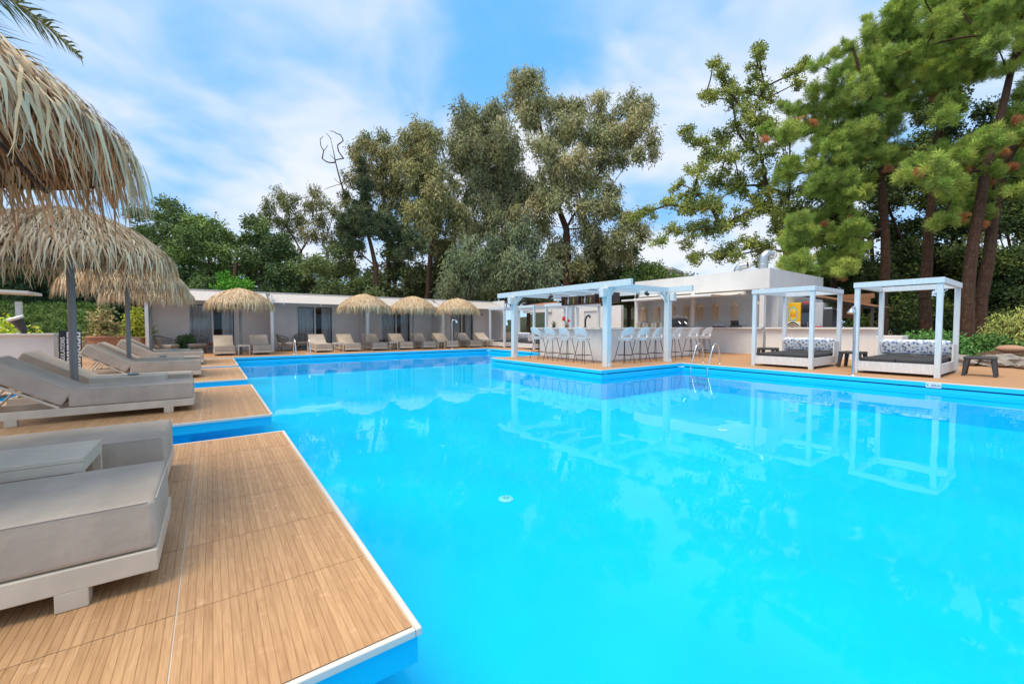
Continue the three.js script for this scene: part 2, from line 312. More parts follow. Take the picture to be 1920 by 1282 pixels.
function sideTable(p, turn, label, group, len = 0.92, w = 0.42, h = 0.42) {
  const o = thing('side_table', label, 'side table', p, turn, group);
  for (let k = 0; k < 6; k++) mesh('slat', bx(-len, 0, h - 0.022, h, -w / 2 + 0.004 + k * (w / 6), -w / 2 + (k + 1) * (w / 6) - 0.004, 0.003), M.cream, o);
  mesh('apron', [bx(-len, 0, h - 0.075, h - 0.023, w / 2 - 0.02, w / 2), bx(-len, 0, h - 0.075, h - 0.023, -w / 2, -w / 2 + 0.02), bx(-0.02, 0.001, h - 0.075, h - 0.023, -w / 2 + 0.021, w / 2 - 0.021), bx(-len - 0.001, -len + 0.02, h - 0.075, h - 0.023, -w / 2 + 0.021, w / 2 - 0.021)], M.cream, o);
  for (const x of [-len, -0.04]) for (const z of [-w / 2, w / 2 - 0.04]) mesh('leg', bx(x + 0.001, x + 0.039, 0, h - 0.0755, z + 0.001, z + 0.039), M.cream, o);
  return o;
}
for (const [zn] of [[-1.46], [-6.27], [-10.88], [-14.85]]) {
  const z = zn - 1.945;
  sideTable([-0.58, 0.001, z], 0, 'low cream slatted table between two loungers on a platform', 'cream tables between the platform loungers', 0.80, 0.46, 0.44);
  if (zn < -2) { const a = thing('ashtray', 'small round grey ashtray standing on a cream slatted table', 'ashtray', [-0.95, 0.442, z], 0, 'ashtrays on the platform tables'); mesh('bowl', lathe([[0, 0.008], [0.05, 0.008], [0.058, 0.035], [0.066, 0.035], [0.062, 0.0], [0, 0]], 20), M.galv, a); }
}
for (const x of [1.05, 4.73, 7.32, 9.9, 12.65]) sideTable([x + 0.21, 0.001, -20.35], 0, 'small square cream table between two loungers before the bungalows', 'cream tables in the bungalow row', 0.42, 0.42, 0.42);

// ---------- thatched parasols ----------
const thatch = (() => {
  const pos = [], col = [], nor = [];
  const prof = (t) => { const r = 1.13 * Math.pow(t, 0.85), y = 2.68 - 0.62 * Math.pow(t, 1.75); return [r, y]; };   // t 0..1 along the dome
  const tints = [[0.70, 0.50, 0.28], [0.75, 0.57, 0.35], [0.58, 0.38, 0.20], [0.79, 0.62, 0.41], [0.63, 0.49, 0.32], [0.45, 0.28, 0.15]];
  const strand = (t0, len, a, lift, w, droop) => {
    const c = tints[Math.floor(rnd() * 6)], k = rr(0.82, 1.12), seg = 7, ca = Math.cos(a), sa = Math.sin(a); let [r, y] = prof(t0); y += lift;
    let slope = -0.25 - 0.9 * t0, side = 0; const tw = rr(-0.9, 0.9), drift = gauss() * 0.3; const P = [];
    for (let i = 0; i <= seg; i++) {
      const f = i / seg, wd = w * (f < 0.15 ? 0.6 + 2.6 * f : 1 - 0.85 * Math.pow((f - 0.15) / 0.85, 1.6)), ang = tw * f * 2;
      const x = r * ca - side * sa, z = r * sa + side * ca, ux = -sa * Math.cos(ang) + ca * Math.sin(ang) * 0.6, uz = ca * Math.cos(ang) + sa * Math.sin(ang) * 0.6, uy = Math.sin(ang) * 0.5;
      P.push([x - ux * wd, y - uy * wd, z - uz * wd, x + ux * wd, y + uy * wd, z + uz * wd]);
      const ds = len / seg; const n = Math.hypot(1, slope); r += ds / n * 0.98; y += ds * slope / n; side += drift * ds + rr(-0.012, 0.012);
      slope -= droop * (0.4 + r) * ds * 6 * (r > 0.9 ? 2.6 : 0.7);
    }
    for (let i = 0; i < seg; i++) {
      const A = P[i], B = P[i + 1], q = [A[0], A[1], A[2], A[3], A[4], A[5], B[0], B[1], B[2], A[3], A[4], A[5], B[3], B[4], B[5], B[0], B[1], B[2]];
      pos.push(...q); for (let j = 0; j < 6; j++) col.push(c[0] * k, c[1] * k, c[2] * k);
    }
  };
  for (let ring = 0; ring < 13; ring++) { const t0 = ring / 13.5, n = Math.floor(90 + 330 * t0); for (let k = 0; k < n; k++) strand(Math.max(0.02, t0 + rr(-0.05, 0.05)), rr(0.30, 0.64) * (t0 < 0.2 ? 0.8 : t0 > 0.55 ? 0.82 : 1), (k + rnd()) / n * 6.2832, rr(0.0, 0.06), rr(0.004, 0.013), rr(0.7, 1.35)); }
  for (let k = 0; k < 760; k++) strand(rr(0.76, 0.98), rr(0.14, 0.44), rnd() * 6.2832, rr(-0.02, 0.03), rr(0.004, 0.014), rr(1.4, 2.6));
  for (let k = 0; k < 60; k++) strand(rr(0.0, 0.1), rr(0.15, 0.3), rnd() * 6.2832, rr(0.02, 0.08), rr(0.008, 0.016), rr(0.5, 1));
  const g = new THREE.BufferGeometry(); g.setAttribute('position', new THREE.Float32BufferAttribute(pos, 3)); g.setAttribute('color', new THREE.Float32BufferAttribute(col, 3)); g.computeVertexNormals(); return g;
})();
T.reed = dataTex(256, 64, (u, v) => { const s = Math.floor(u * 64), f = (u * 64) % 1, h = n2(s * 3.1, 2), t = (f < 0.14 ? 0.45 : 1) * (0.85 + 0.2 * h + 0.08 * n2(u * 300, v * 6)); return [0.66 * t, 0.53 * t, 0.38 * t]; }, true, [1, 1]);
M.thatch = new THREE.MeshPhysicalMaterial({ color: rgb(1, 1, 1), vertexColors: true, roughness: 0.8, side: THREE.DoubleSide });
M.reed = std([0.62, 0.56, 0.5], 0.85, { map: T.reed, side: THREE.DoubleSide });
const reedDome = (() => { const pts = []; for (let i = 0; i <= 10; i++) { const t = i / 10; pts.push([Math.max(0.01, 1.06 * Math.pow(t, 0.85)), 2.645 - 0.60 * Math.pow(t, 1.75)]); } const g = lathe(pts, 48); const uv = g.attributes.uv; for (let i = 0; i < uv.count; i++) uv.setXY(i, uv.getX(i) * 4, uv.getY(i)); return g; })();
function makeParasol() {
  const o = thing('thatched_parasol', 'round parasol of dry palm thatch on a grey pole between platform loungers', 'parasol', [0, 0, 0], 0, 'thatched parasols on the pool platforms');
  mesh('pole', lathe([[0, 0], [0.042, 0], [0.042, 2.0], [0.04, 2.62], [0, 2.62]], 18), M.pole, o);
  mesh('canopy', reedDome, M.reed, o);
  for (let k = 0; k < 8; k++) { const a = k * Math.PI / 4 + 0.2; mesh('rib', tube([[0.04 * Math.cos(a), 2.58, 0.04 * Math.sin(a)], [0.55 * Math.cos(a), 2.40, 0.55 * Math.sin(a)], [1.03 * Math.cos(a), 2.02, 1.03 * Math.sin(a)]], 0.013, 5, 8), M.shelfWood, o); }
  const f = mesh('thatch', thatch, M.thatch, o); f.userData.kind = 'stuff';
  return o;
}
const parasol0 = makeParasol(); parasol0.position.set(-1.52, 0, -3.4); parasol0.rotation.y = 0.4; parasol0.scale.set(1.06, 1.035, 1.06);
for (const [z, a] of [[-8.0, 1.7], [-12.6, 2.9], [-16.8, 4.4]]) copyOf(parasol0, [-1.52, 0, z], a).scale.set(0.98, 1.0, 0.98);
[[0.97, 1.1], [6.02, 2.3], [8.52, 3.6], [11.11, 5.0]].forEach(([x, a]) => { const c = copyOf(parasol0, [x, 0, -20.6], a, 'round parasol of dry palm thatch standing between loungers before the bungalows'); c.userData.group = 'thatched parasols before the bungalows'; c.scale.set(1.08, 1, 1.08); });

// ---------- canopy day beds ----------
function pillowGeo(w, h, t) { const g = new THREE.SphereGeometry(0.5, 24, 16), p = g.attributes.position, uv = new Float32Array(p.count * 2); for (let i = 0; i < p.count; i++) { let x = p.getX(i) * 2, y = p.getY(i) * 2, z = p.getZ(i) * 2; const e = 0.32, sg = (v) => Math.sign(v) * Math.pow(Math.abs(v), e); const X = sg(x), Y = sg(y), q = Math.sqrt(Math.max(0, (1 - Math.pow(X, 4) * 0.75) * (1 - Math.pow(Y, 4) * 0.75))); p.setXYZ(i, X * w / 2, Y * h / 2, z * t / 2 * q); uv[2 * i] = X * 0.45 * w / 0.9 + 0.5; uv[2 * i + 1] = Y * 0.45 + 0.5; } g.setAttribute('uv', new THREE.BufferAttribute(uv, 2)); g.computeVertexNormals(); return g; }
const pillowA = pillowGeo(0.58, 0.42, 0.17);
function makeDaybed(L = 2.2, W = 1.56, H = 2.25) {                   // front at x = 0 towards the pool, length along +x, width along z
  const o = thing('canopy_daybed', 'white four post day bed with charcoal mattress and blue patterned pillows beside the pool', 'day bed', [0, 0, 0], 0, 'day beds along the pool edge');
  const p = 0.1;
  for (const [x, z] of [[0, 0], [0, W - p], [L - p, 0], [L - p, W - p]]) mesh('post', bx(x, x + p, 0, H - 0.13, z, z + p, 0.006), M.paint, o);
  mesh('canopy_beam', bx(-0.02, p + 0.0, H - 0.128, H, -0.02, W + 0.02, 0.004), M.paint, o); mesh('canopy_beam', bx(L - p, L + 0.02, H - 0.128, H, -0.02, W + 0.02, 0.004), M.paint, o);
  mesh('canopy_beam', bx(p + 0.001, L - p - 0.001, H - 0.126, H - 0.002, -0.02, p - 0.02, 0.004), M.paint, o); mesh('canopy_beam', bx(p + 0.001, L - p - 0.001, H - 0.126, H - 0.002, W - p + 0.02, W + 0.02, 0.004), M.paint, o);
  mesh('base', [bx(0.02, 0.055, 0.07, 0.30, p, W - p), bx(L - 0.055, L - 0.02, 0.07, 0.30, p, W - p), bx(p, L - p, 0.07, 0.30, 0.02, 0.055), bx(p, L - p, 0.07, 0.30, W - 0.055, W - 0.02), bx(0.06, L - 0.06, 0.2, 0.25, 0.06, W - 0.06)], M.whitePaint, o);
  for (const [a, b] of [[0.11, W / 2 - 0.004], [W / 2 + 0.004, W - 0.11]]) mesh('mattress', new RoundedBoxGeometry(L - 0.24, 0.12, b - a, 4, 0.035).translate(L / 2, 0.325, (a + b) / 2), M.darkCushion, o);
  mesh('headboard', [bx(L - 0.085, L - 0.055, 0.3, 0.72, p, W - p), bx(L - 0.5, L - p, 0.3, 0.72, W - 0.055, W - 0.025)], M.whitePaint, o);
  [[0.37, 0.0], [0.78, 0.05], [1.19, -0.02]].forEach(([z, t], i) => { const q = mesh('pillow', pillowA, M.pillow, o, [L - 0.26 - (i === 1 ? 0.05 : 0), 0.61, z * W / 1.56]); q.rotation.set(0, Math.PI / 2 + t, 0); q.rotation.order = 'YXZ'; q.rotation.x = -0.28; });
  return o;
}
const bed0 = makeDaybed(); bed0.position.set(13.1, 0, -3.45); bed0.userData.label = 'white four post day bed with blue patterned pillows beside the pine trunks and shower column';
copyOf(bed0, [13.06, 0, -5.86], 0, 'white four post day bed with blue patterned pillows before the serving counter'); copyOf(bed0, [13.1, 0, -20.42], 0, 'white four post day bed standing behind the pool bar terrace'); copyOf(bed0, [13.1, 0, -17.82], 0, 'white four post day bed standing behind the pool bar terrace'); copyOf(bed0, [13.1, 0, -15.42], 0, 'white four post day bed standing behind the pool bar terrace');
function makeStoolTable() {
  const o = thing('plastic_table', 'low charcoal plastic side table with splayed legs beside a white day bed', 'side table', [0, 0, 0], 0, 'charcoal side tables by the day beds');
  mesh('top', bx(-0.26, 0.26, 0.39, 0.455, -0.26, 0.26, 0.02), M.darkPlastic, o);
  for (const sx of [-1, 1]) for (const sz of [-1, 1]) { const g = new THREE.CylinderGeometry(0.062, 0.045, 0.4, 4, 1); g.rotateY(Math.PI / 4); const p = g.attributes.position; for (let i = 0; i < p.count; i++) { const f = 0.5 - p.getY(i) / 0.4; p.setX(i, p.getX(i) + sx * 0.045 * f); p.setZ(i, p.getZ(i) + sz * 0.045 * f); } g.computeVertexNormals(); mesh('leg', g, M.darkPlastic, o, [sx * 0.205, 0.2, sz * 0.205]); }
  return o;
}
const st0 = makeStoolTable(); st0.position.set(14.62, 0, -1.45); st0.rotation.y = 0.05; copyOf(st0, [14.75, 0, -3.88], -0.06); copyOf(st0, [15.1, 0, -6.25], 0.1);

// ---------- showers and ladders ----------
function shower(pos, turn, h, label) {
  const o = thing('pool_shower', label, 'shower', pos, turn);
  mesh('column', tube([[0, 0, 0], [0, h * 0.5, 0], [0, h - 0.16, 0], [0.04, h - 0.03, 0], [0.13, h, 0], [0.22, h - 0.04, 0]], 0.028, 12, 30), M.steel, o);
  mesh('shower_head', lathe([[0, 0.06], [0.03, 0.06], [0.045, 0.02], [0.085, -0.06], [0.08, -0.07], [0, -0.07]], 20).rotateZ(0.3), M.steel, o, [0.25, h - 0.09, 0]);
  mesh('base_plate', lathe([[0, 0.012], [0.09, 0.012], [0.095, 0]], 20), M.steel, o); mesh('push_button', rod([0.02, 1.05, 0], [0.05, 1.05, 0], 0.018), M.galv, o);
}
shower([12.45, 0, -3.26], Math.PI, 1.62, 'steel poolside shower column beside the white day bed posts');
shower([10.1, 0, -19.3], 0, 1.52, 'slim steel shower column in front of the bungalow loungers');
function ladder(pos, turn, label) {                                   // pool towards -x
  const o = thing('pool_ladder', label, 'pool ladder', pos, turn);
  for (const z of [-0.27, 0.27]) { mesh('rail', tube([[0.62, 0, z], [0.60, 0.30, z], [0.52, 0.56, z], [0.36, 0.64, z], [0.2, 0.52, z], [0.0, 0.1, z], [-0.1, -0.15, z], [-0.12, -0.45, z], [-0.12, -0.78, z]], 0.021, 10, 60), M.steel, o); mesh('flange', lathe([[0, 0.015], [0.05, 0.015], [0.055, 0]], 16), M.steel, o, [0.62, 0.001, z]); }
  for (const y of [-0.36, -0.58]) mesh('tread', bx(-0.17, -0.09, y - 0.015, y + 0.015, -0.25, 0.25, 0.008), M.steel, o);
}
ladder([12.25, 0, -6.98], 0, 'steel pool ladder with bent handrails beside the bar terrace');
ladder([3.05, 0, -18.95], Math.PI / 2, 'steel pool ladder at the bungalow side of the pool');
{ // depth mark on the pool wall
  const t = canvasTex(256, 128, (c, w, h) => { c.fillStyle = '#cfd8dc'; c.fillRect(0, 0, w, h); c.fillStyle = '#2a3a5a'; c.font = 'bold 84px sans-serif'; c.textAlign = 'center'; c.textBaseline = 'middle'; c.fillText('1.20m', w / 2, h / 2 + 4); });
  const o = thing('depth_sign', 'small pale plate reading 1.20m on the blue pool wall', 'sign', [PX1 - 0.006, -0.065, -1.84]);
  const g = new THREE.BoxGeometry(0.23, 0.1, 0.006); g.rotateY(-Math.PI / 2); mesh('plate', g, std([1, 1, 1], 0.4, { map: t }), o);
}
// ---------- bungalows along the far side ----------
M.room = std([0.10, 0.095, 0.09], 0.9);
function curtainGeo(w, h) { const g = new THREE.PlaneGeometry(w, h, 90, 4), p = g.attributes.position; for (let i = 0; i < p.count; i++) { const x = p.getX(i); p.setZ(i, 0.035 * Math.sin(x * 42) + 0.02 * Math.sin(x * 17 + 1) + 0.012 * n2(x * 9, p.getY(i))); } g.computeVertexNormals(); return g; }
function makeBungalow() {                                            // x 0..4.35, wall at z = 0, porch towards +z
  const o = thing('bungalow', 'grey poolside bungalow with sliding glass door and boarded awning', 'bungalow', [0, 0, 0], 0, 'row of grey bungalows behind the loungers');
  const B = 4.35, a = 1.25, b = 3.02, D = -4.2;
  mesh('wall', [bx(0.061, a, 0, 2.7, -0.16, 0), bx(b, B, 0, 2.7, -0.16, 0), bx(a, b, 2.24, 2.7, -0.16, -0.001)], M.grey, o);
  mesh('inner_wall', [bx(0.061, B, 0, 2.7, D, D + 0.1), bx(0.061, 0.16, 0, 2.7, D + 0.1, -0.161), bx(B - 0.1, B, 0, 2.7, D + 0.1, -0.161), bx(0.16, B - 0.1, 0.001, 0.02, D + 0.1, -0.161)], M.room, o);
  mesh('partition_wall', bx(0, 0.06, 0, 2.62, -0.16, 1.52), M.grey, o);
  mesh('corner_post', bx(-0.05, 0.07, 0, 2.32, 1.525, 1.645, 0.004), M.whitePaint, o);
  mesh('roof', [bx(-0.02, B - 0.021, 2.701, 2.84, D - 0.2, 0.16), bx(-0.02, B - 0.021, 2.60, 2.70, 0.02, 0.15)], M.roofBoard, o);
  const ang = Math.atan2(0.5, 1.5);
  for (let k = 0; k < 6; k++) { const g = bx(0.08, B - 0.1, -0.012, 0.012, 0.003, 0.26, 0.003); g.rotateX(ang); mesh('awning_board', g, M.roofBoard, o, [0, 2.76 - 0.5 * k / 6, 0.12 + 1.5 * k / 6]); }
  mesh('awning_rafter', [0.5, 2.1, 3.7].map((x) => { const g = bx(-0.03, 0.03, -0.09, -0.015, 0, 1.58); g.rotateX(ang); g.translate(x, 2.76, 0.12); return g; }), M.whitePaint, o);
  const m = (a + b) / 2;
  const frame = mesh('door_frame', [bx(a, a + 0.06, 0, 2.239, -0.12, -0.02), bx(b - 0.06, b, 0, 2.239, -0.12, -0.02), bx(a + 0.061, b - 0.061, 2.17, 2.239, -0.12, -0.02), bx(a + 0.061, b - 0.061, 0, 0.05, -0.12, -0.02), bx(m - 0.035, m + 0.035, 0.051, 2.169, -0.10, -0.04)], M.whitePaint, o);
  for (const [x0, x1, z] of [[a + 0.065, m - 0.037, -0.06], [m + 0.037, b - 0.065, -0.085]]) { const g = mesh('glass_pane', new THREE.PlaneGeometry(x1 - x0, 2.11), M.glass, o, [(x0 + x1) / 2, 1.11, z]); }
  mesh('curtain', curtainGeo(0.8, 2.1), M.curtain, o, [a + 0.45, 1.08, -0.3]); mesh('curtain', curtainGeo(0.5, 2.1), M.curtain, o, [b - 0.28, 1.08, -0.3]);
  mesh('wall_lamp', rod([3.62, 1.95, 0.0], [3.62, 1.95, 0.09], 0.035), M.darkPlastic, o);
  return o;
}
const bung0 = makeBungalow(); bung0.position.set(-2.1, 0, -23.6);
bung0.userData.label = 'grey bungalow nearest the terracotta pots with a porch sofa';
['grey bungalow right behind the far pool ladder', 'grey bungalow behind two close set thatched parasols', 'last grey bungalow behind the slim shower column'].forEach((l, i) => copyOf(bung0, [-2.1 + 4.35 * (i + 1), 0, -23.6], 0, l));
{ const o = thing('bungalow_end_wall', 'white end wall closing the right side of the bungalow row', 'wall', [15.32, 0, -23.6]); mesh('panel', bx(0, 0.08, 0, 2.84, -4.2, 1.5), M.white, o); }

// porch seats
function rattanChair(w) {
  const o = thing('rattan_armchair', 'woven rattan tub chair with cushion on a bungalow porch', 'armchair', [0, 0, 0], 0, 'rattan chairs on the bungalow porches');
  mesh('seat_cushion', new RoundedBoxGeometry(w - 0.12, 0.13, 0.62, 3, 0.05).translate(0, 0.36, 0.02), M.cushion, o);
  const strands = []; for (let k = 0; k <= 26; k++) { const a = Math.PI * (k / 26), c = Math.cos(a), s = Math.sin(a), h = 0.62 + 0.17 * s; strands.push(tube([[c * w * 0.42, 0.24, -s * 0.30 + 0.06], [c * w * 0.5, 0.45, -s * 0.37 + 0.04], [c * w * 0.53, h, -s * 0.43 + 0.02]], 0.011, 5, 6)); }
  for (const [f, y] of [[0.44, 0.32], [0.48, 0.44], [0.51, 0.55]]) { const p = []; for (let k = 0; k <= 12; k++) { const a = Math.PI * k / 12; p.push([Math.cos(a) * w * f, y, -Math.sin(a) * (0.3 + (f - 0.42)) + 0.04]); } strands.push(tube(p, 0.01, 5, 30)); }
  mesh('woven_back', strands, M.rattan, o);
  const rim = []; for (let k = 0; k <= 12; k++) { const a = Math.PI * k / 12; rim.push([Math.cos(a) * w * 0.53, 0.62 + 0.17 * Math.sin(a), -Math.sin(a) * 0.43 + 0.02]); } mesh('rim', tube(rim, 0.02, 6, 36), M.rattan, o);
  mesh('seat_frame', bx(-w * 0.44, w * 0.44, 0.22, 0.29, -0.27, 0.34, 0.02), M.rattan, o);
  for (const x of [-1, 1]) for (const z of [-0.25, 0.31]) mesh('leg', rod([x * w * 0.4, 0.23, z], [x * w * 0.43, 0, z * 1.08], 0.02, 0.014), M.teak, o);
  return o;
}
function teakTable(p, l = 0.75) {
  const o = thing('teak_table', 'small reddish teak slatted table on a bungalow porch', 'side table', p, 0, 'teak tables on the bungalow porches');
  for (let k = 0; k < 5; k++) mesh('slat', bx(-l / 2, l / 2, 0.42, 0.44, -0.2 + k * 0.08, -0.13 + k * 0.08), M.teak, o);
  for (const x of [-1, 1]) for (const z of [-1, 1]) mesh('leg', bx(x * (l / 2 - 0.03) - 0.02, x * (l / 2 - 0.03) + 0.02, 0, 0.419, z * 0.17 - 0.02, z * 0.17 + 0.02), M.teak, o);
  mesh('stretcher', bx(-l / 2 + 0.05, l / 2 - 0.05, 0.34, 0.40, -0.012, 0.012), M.teak, o);
}
const chair0 = rattanChair(0.8); chair0.position.set(-1.55, 0, -22.4); chair0.rotation.y = 1.2;
copyOf(chair0, [-0.55, 0, -23.0], 0.15); copyOf(chair0, [2.85, 0, -22.3], 1.25); copyOf(chair0, [3.7, 0, -22.95], 0.1);
teakTable([0.2, 0, -22.6], 0.8); teakTable([4.45, 0, -22.7], 0.55); teakTable([7.6, 0, -22.8], 0.55);

// ---------- bar under the pergola ----------
{
  const o = thing('bar_pergola', 'pale blue painted timber pergola standing over the poolside bar', 'pergola');
  const X = [9.2, 12.15], Z = [-8.08, -12.58], p = 0.09;
  for (const x of X) for (const z of Z) {
    const q = mesh('post', bx(x - p, x + p, 0, 2.27, z - p, z + p, 0.008), M.pergola, o);
    mesh('foot_brace', [bx(x + p + 0.001, x + p + 0.05, 0, 0.10, z - 0.05, z + 0.05), bx(x - 0.05, x + 0.05, 0, 0.10, z + p + 0.001, z + p + 0.05)], M.pergola, q);
  }
  for (const x of X) mesh('main_beam', bx(x - 0.05, x + 0.05, 2.272, 2.45, -13.65, -7.22, 0.006), M.pergola, o);
  for (const z of Z) mesh('cross_beam', bx(X[0] + 0.052, X[1] - 0.052, 2.275, 2.43, z - 0.045, z + 0.045, 0.006), M.pergola, o);
  for (const z of [-9.2, -10.3, -11.4]) mesh('rafter', bx(X[0] + 0.052, X[1] - 0.052, 2.33, 2.44, z - 0.03, z + 0.03), M.pergola, o);
  const br = (a, b) => { const g = rod(a, b, 0.05, 0.05, 4); return g; };
  for (const x of X) for (const z of Z) { const s = z > -10 ? -1 : 1, t = x < 10 ? 1 : -1; mesh('corner_brace', [br([x, 1.98, z + 0.05 * s], [x, 2.3, z + 0.38 * s]), br([x + 0.05 * t, 1.98, z], [x + 0.38 * t, 2.3, z])], M.pergola, o); }
}
{
  for (const [x, y, z] of [[9.02, 2.12, -8.08], [9.02, 2.12, -12.58], [12.15, 2.12, -7.9]]) { const o = thing('loudspeaker', 'small white box loudspeaker fixed to a pergola post', 'loudspeaker', [x, y, z], 0, 'white speakers on the pergola posts'); mesh('cabinet', bx(-0.08, 0.08, -0.13, 0.13, -0.08, 0.08, 0.02), M.whitePaint, o); mesh('bracket', bx(0.081, 0.1, -0.03, 0.03, -0.03, 0.03), M.galv, o); }
  for (const [x, z] of [[9.6, -11.0], [11.2, -8.2], [12.0, -9.2]]) { const o = thing('spot_lamp', 'small black spot lamp hanging under the pergola beams', 'lamp', [x, 2.2, z], rr(0, 6), 'black spots under the pergola'); mesh('housing', rod([-0.06, -0.03, 0], [0.07, 0.02, 0], 0.05, 0.06, 14), M.black, o); mesh('arm', bx(-0.012, 0.012, 0.0, 0.13, -0.012, 0.012), M.black, o); }
}
{
  const o = thing('bar_counter', 'white L shaped bar counter with marble top under the pergola', 'bar counter');
  mesh('front_panel', [bx(10.1, 15.8, 0.06, 1.06, -9.6, -9.1), bx(10.1, 10.6, 0.06, 1.06, -12.2, -9.601)], M.whitePaint, o);
  mesh('plinth', [bx(10.16, 15.74, 0, 0.059, -9.55, -9.16), bx(10.16, 10.55, 0, 0.059, -12.15, -9.551)], M.grey, o);
  mesh('counter_top', [bx(9.98, 15.86, 1.061, 1.125, -9.7, -8.98, 0.008), bx(9.98, 10.72, 1.061, 1.125, -12.3, -9.701, 0.008)], M.marble, o);
  for (const x of [11.2, 12.3, 13.4, 14.5]) mesh('panel_joint', bx(x - 0.006, x + 0.006, 0.07, 1.05, -9.1, -9.096), M.grey, o);
}
function makeStool() {                                               // sitter looks to +x
  const o = thing('bar_stool', 'white shell bar stool on the short far side of the bar counter', 'bar stool', [0, 0, 0], 0, 'bar stools around the counter');
  const sh = []; const nA = 22, nY = 8, pos = [], idx = [];
  for (let s = 0; s < 2; s++) for (let j = 0; j <= nY; j++) for (let i = 0; i <= nA; i++) {
    const f = i / nA * 2 - 1, a = Math.PI + f * 1.25, v = j / nY, top = 0.40 - 0.17 * Math.pow(Math.abs(f), 2.2), y0 = 0.13 + 0.05 * (1 - Math.abs(f)) - 0.06 * Math.abs(f), y = 0.74 + y0 + (top - y0) * v, r = 0.22 + 0.03 * v + (s ? 0.018 : 0);
    pos.push(Math.cos(a) * r * 0.95 - 0.05 * v, y, Math.sin(a) * r * 1.02);
  }
  const st = nA + 1, off = st * (nY + 1);
  for (let j = 0; j < nY; j++) for (let i = 0; i < nA; i++) { const a = j * st + i; idx.push(a, a + 1, a + st, a + 1, a + st + 1, a + st); idx.push(off + a, off + a + st, off + a + 1, off + a + 1, off + a + st, off + a + st + 1); }
  for (let i = 0; i < nA; i++) { const a = nY * st + i; idx.push(a, a + 1, off + a, a + 1, off + a + 1, off + a, i, off + i, i + 1, i + 1, off + i, off + i + 1); }
  for (let j = 0; j < nY; j++) for (const i of [0, nA]) { const a = j * st + i; idx.push(a, a + st, off + a, a + st, off + a + st, off + a); }
  const g = new THREE.BufferGeometry(); g.setAttribute('position', new THREE.Float32BufferAttribute(pos, 3)); g.setIndex(idx); g.computeVertexNormals();
  mesh('backrest', g, std([0.70, 0.75, 0.78], 0.45, { side: THREE.DoubleSide }), o);
  const seat = new THREE.CylinderGeometry(0.225, 0.19, 0.09, 28); { const p = seat.attributes.position; for (let i = 0; i < p.count; i++) if (p.getX(i) > 0) p.setX(i, p.getX(i) * 0.92); } seat.computeVertexNormals();
  mesh('seat', seat.translate(0.0, 0.755, 0), M.stoolShell, o);
  mesh('stem_left', bx(-0.16, -0.06, 0.79, 0.90, 0.20, 0.225, 0.01), M.stoolShell, o); mesh('stem_right', bx(-0.16, -0.06, 0.79, 0.90, -0.225, -0.2, 0.01), M.stoolShell, o);
  for (const sx of [-1, 1]) for (const sz of [-1, 1]) mesh('leg', rod([sx * 0.11, 0.712, sz * 0.11], [sx * 0.23, 0, sz * 0.23], 0.011, 0.008, 8), M.blackMetal, o);
  const c = 0.165; mesh('foot_ring', [rod([c, 0.3, c], [c, 0.3, -c], 0.008), rod([c, 0.3, -c], [-c, 0.3, -c], 0.008), rod([-c, 0.3, -c], [-c, 0.3, c], 0.008), rod([-c, 0.3, c], [c, 0.3, c], 0.008)].map((q) => q.translate(0, -0.04, 0)), M.blackMetal, o);
  return o;
}
const stool0 = makeStool(); stool0.position.set(9.5, 0, -11.5);
for (const z of [-10.78, -10.05, -9.32]) copyOf(stool0, [9.52, 0, z], rr(-0.15, 0.15));
for (const x of [10.62, 11.42, 12.24, 13.3, 14.4, 15.3]) copyOf(stool0, [x, 0, -8.6], Math.PI / 2 + rr(-0.15, 0.15), 'white shell bar stool on the long ladder side of the bar counter').userData.group = 'bar stools on the long counter side';

// things on the bar
function bottle(p, s, color, label, group) { const o = mesh('bottle', lathe([[0, 0], [0.036, 0], [0.038, 0.02], [0.038, 0.17], [0.014, 0.22], [0.013, 0.29], [0.016, 0.295], [0, 0.3]], 12), std(color, 0.15), scene, p); o.scale.setScalar(s); return tag(o, label, 'bottle', group); }
{
  const o = thing('bottle_shelf', 'dark wooden bottle shelf hung from the pergola over the bar', 'shelf', [11.55, 2.0, -11.05]);
  mesh('back_board', bx(0.13, 0.15, 0, 0.36, -1.35, 1.35), M.shelfWood, o); mesh('shelf_board', bx(-0.15, 0.129, 0, 0.025, -1.35, 1.35), M.shelfWood, o);
  for (const z of [-1.35, -0.42, 0.42, 1.32]) mesh('divider', bx(-0.15, 0.129, 0.026, 0.36, z, z + 0.025), M.shelfWood, o);
  for (const z of [-1.2, 1.2]) mesh('hanger', rod([0, 0.36, z], [0, 0.45, z], 0.006), M.blackMetal, o);
  const cs = [[0.12, 0.05, 0.02], [0.3, 0.31, 0.32], [0.03, 0.07, 0.03], [0.22, 0.15, 0.05], [0.12, 0.14, 0.15], [0.06, 0.03, 0.02]];
  for (let k = 0; k < 17; k++) { const z = -1.2 + k * 0.15; if (k % 6 > 3) continue; if (Math.abs(z + 0.42) < 0.05 || Math.abs(z - 0.42) < 0.05) continue; bottle([11.5, 2.026, -11.05 + z], rr(0.95, 1.1), cs[k % 6], 'spirit bottle standing on the hanging bar shelf', 'bottles on the hanging shelf'); }
}
for (let k = 0; k < 16; k++) { const o = mesh('bar_glass', lathe([[0, 0], [0.03, 0], [0.034, 0.13], [0.031, 0.13], [0.028, 0.012], [0, 0.012]], 12), std(k % 3 ? [0.45, 0.42, 0.36] : [0.2, 0.16, 0.1], 0.15, { metalness: 0.2 }), scene, [12.5 + (k % 8) * 0.17, 1.126, -9.4 - 0.14 * Math.floor(k / 8)]); o.scale.setScalar(rr(0.9, 1.5)); tag(o, 'small drinking glass in the cluster on the bar counter', 'glass', 'glasses on the bar counter'); }
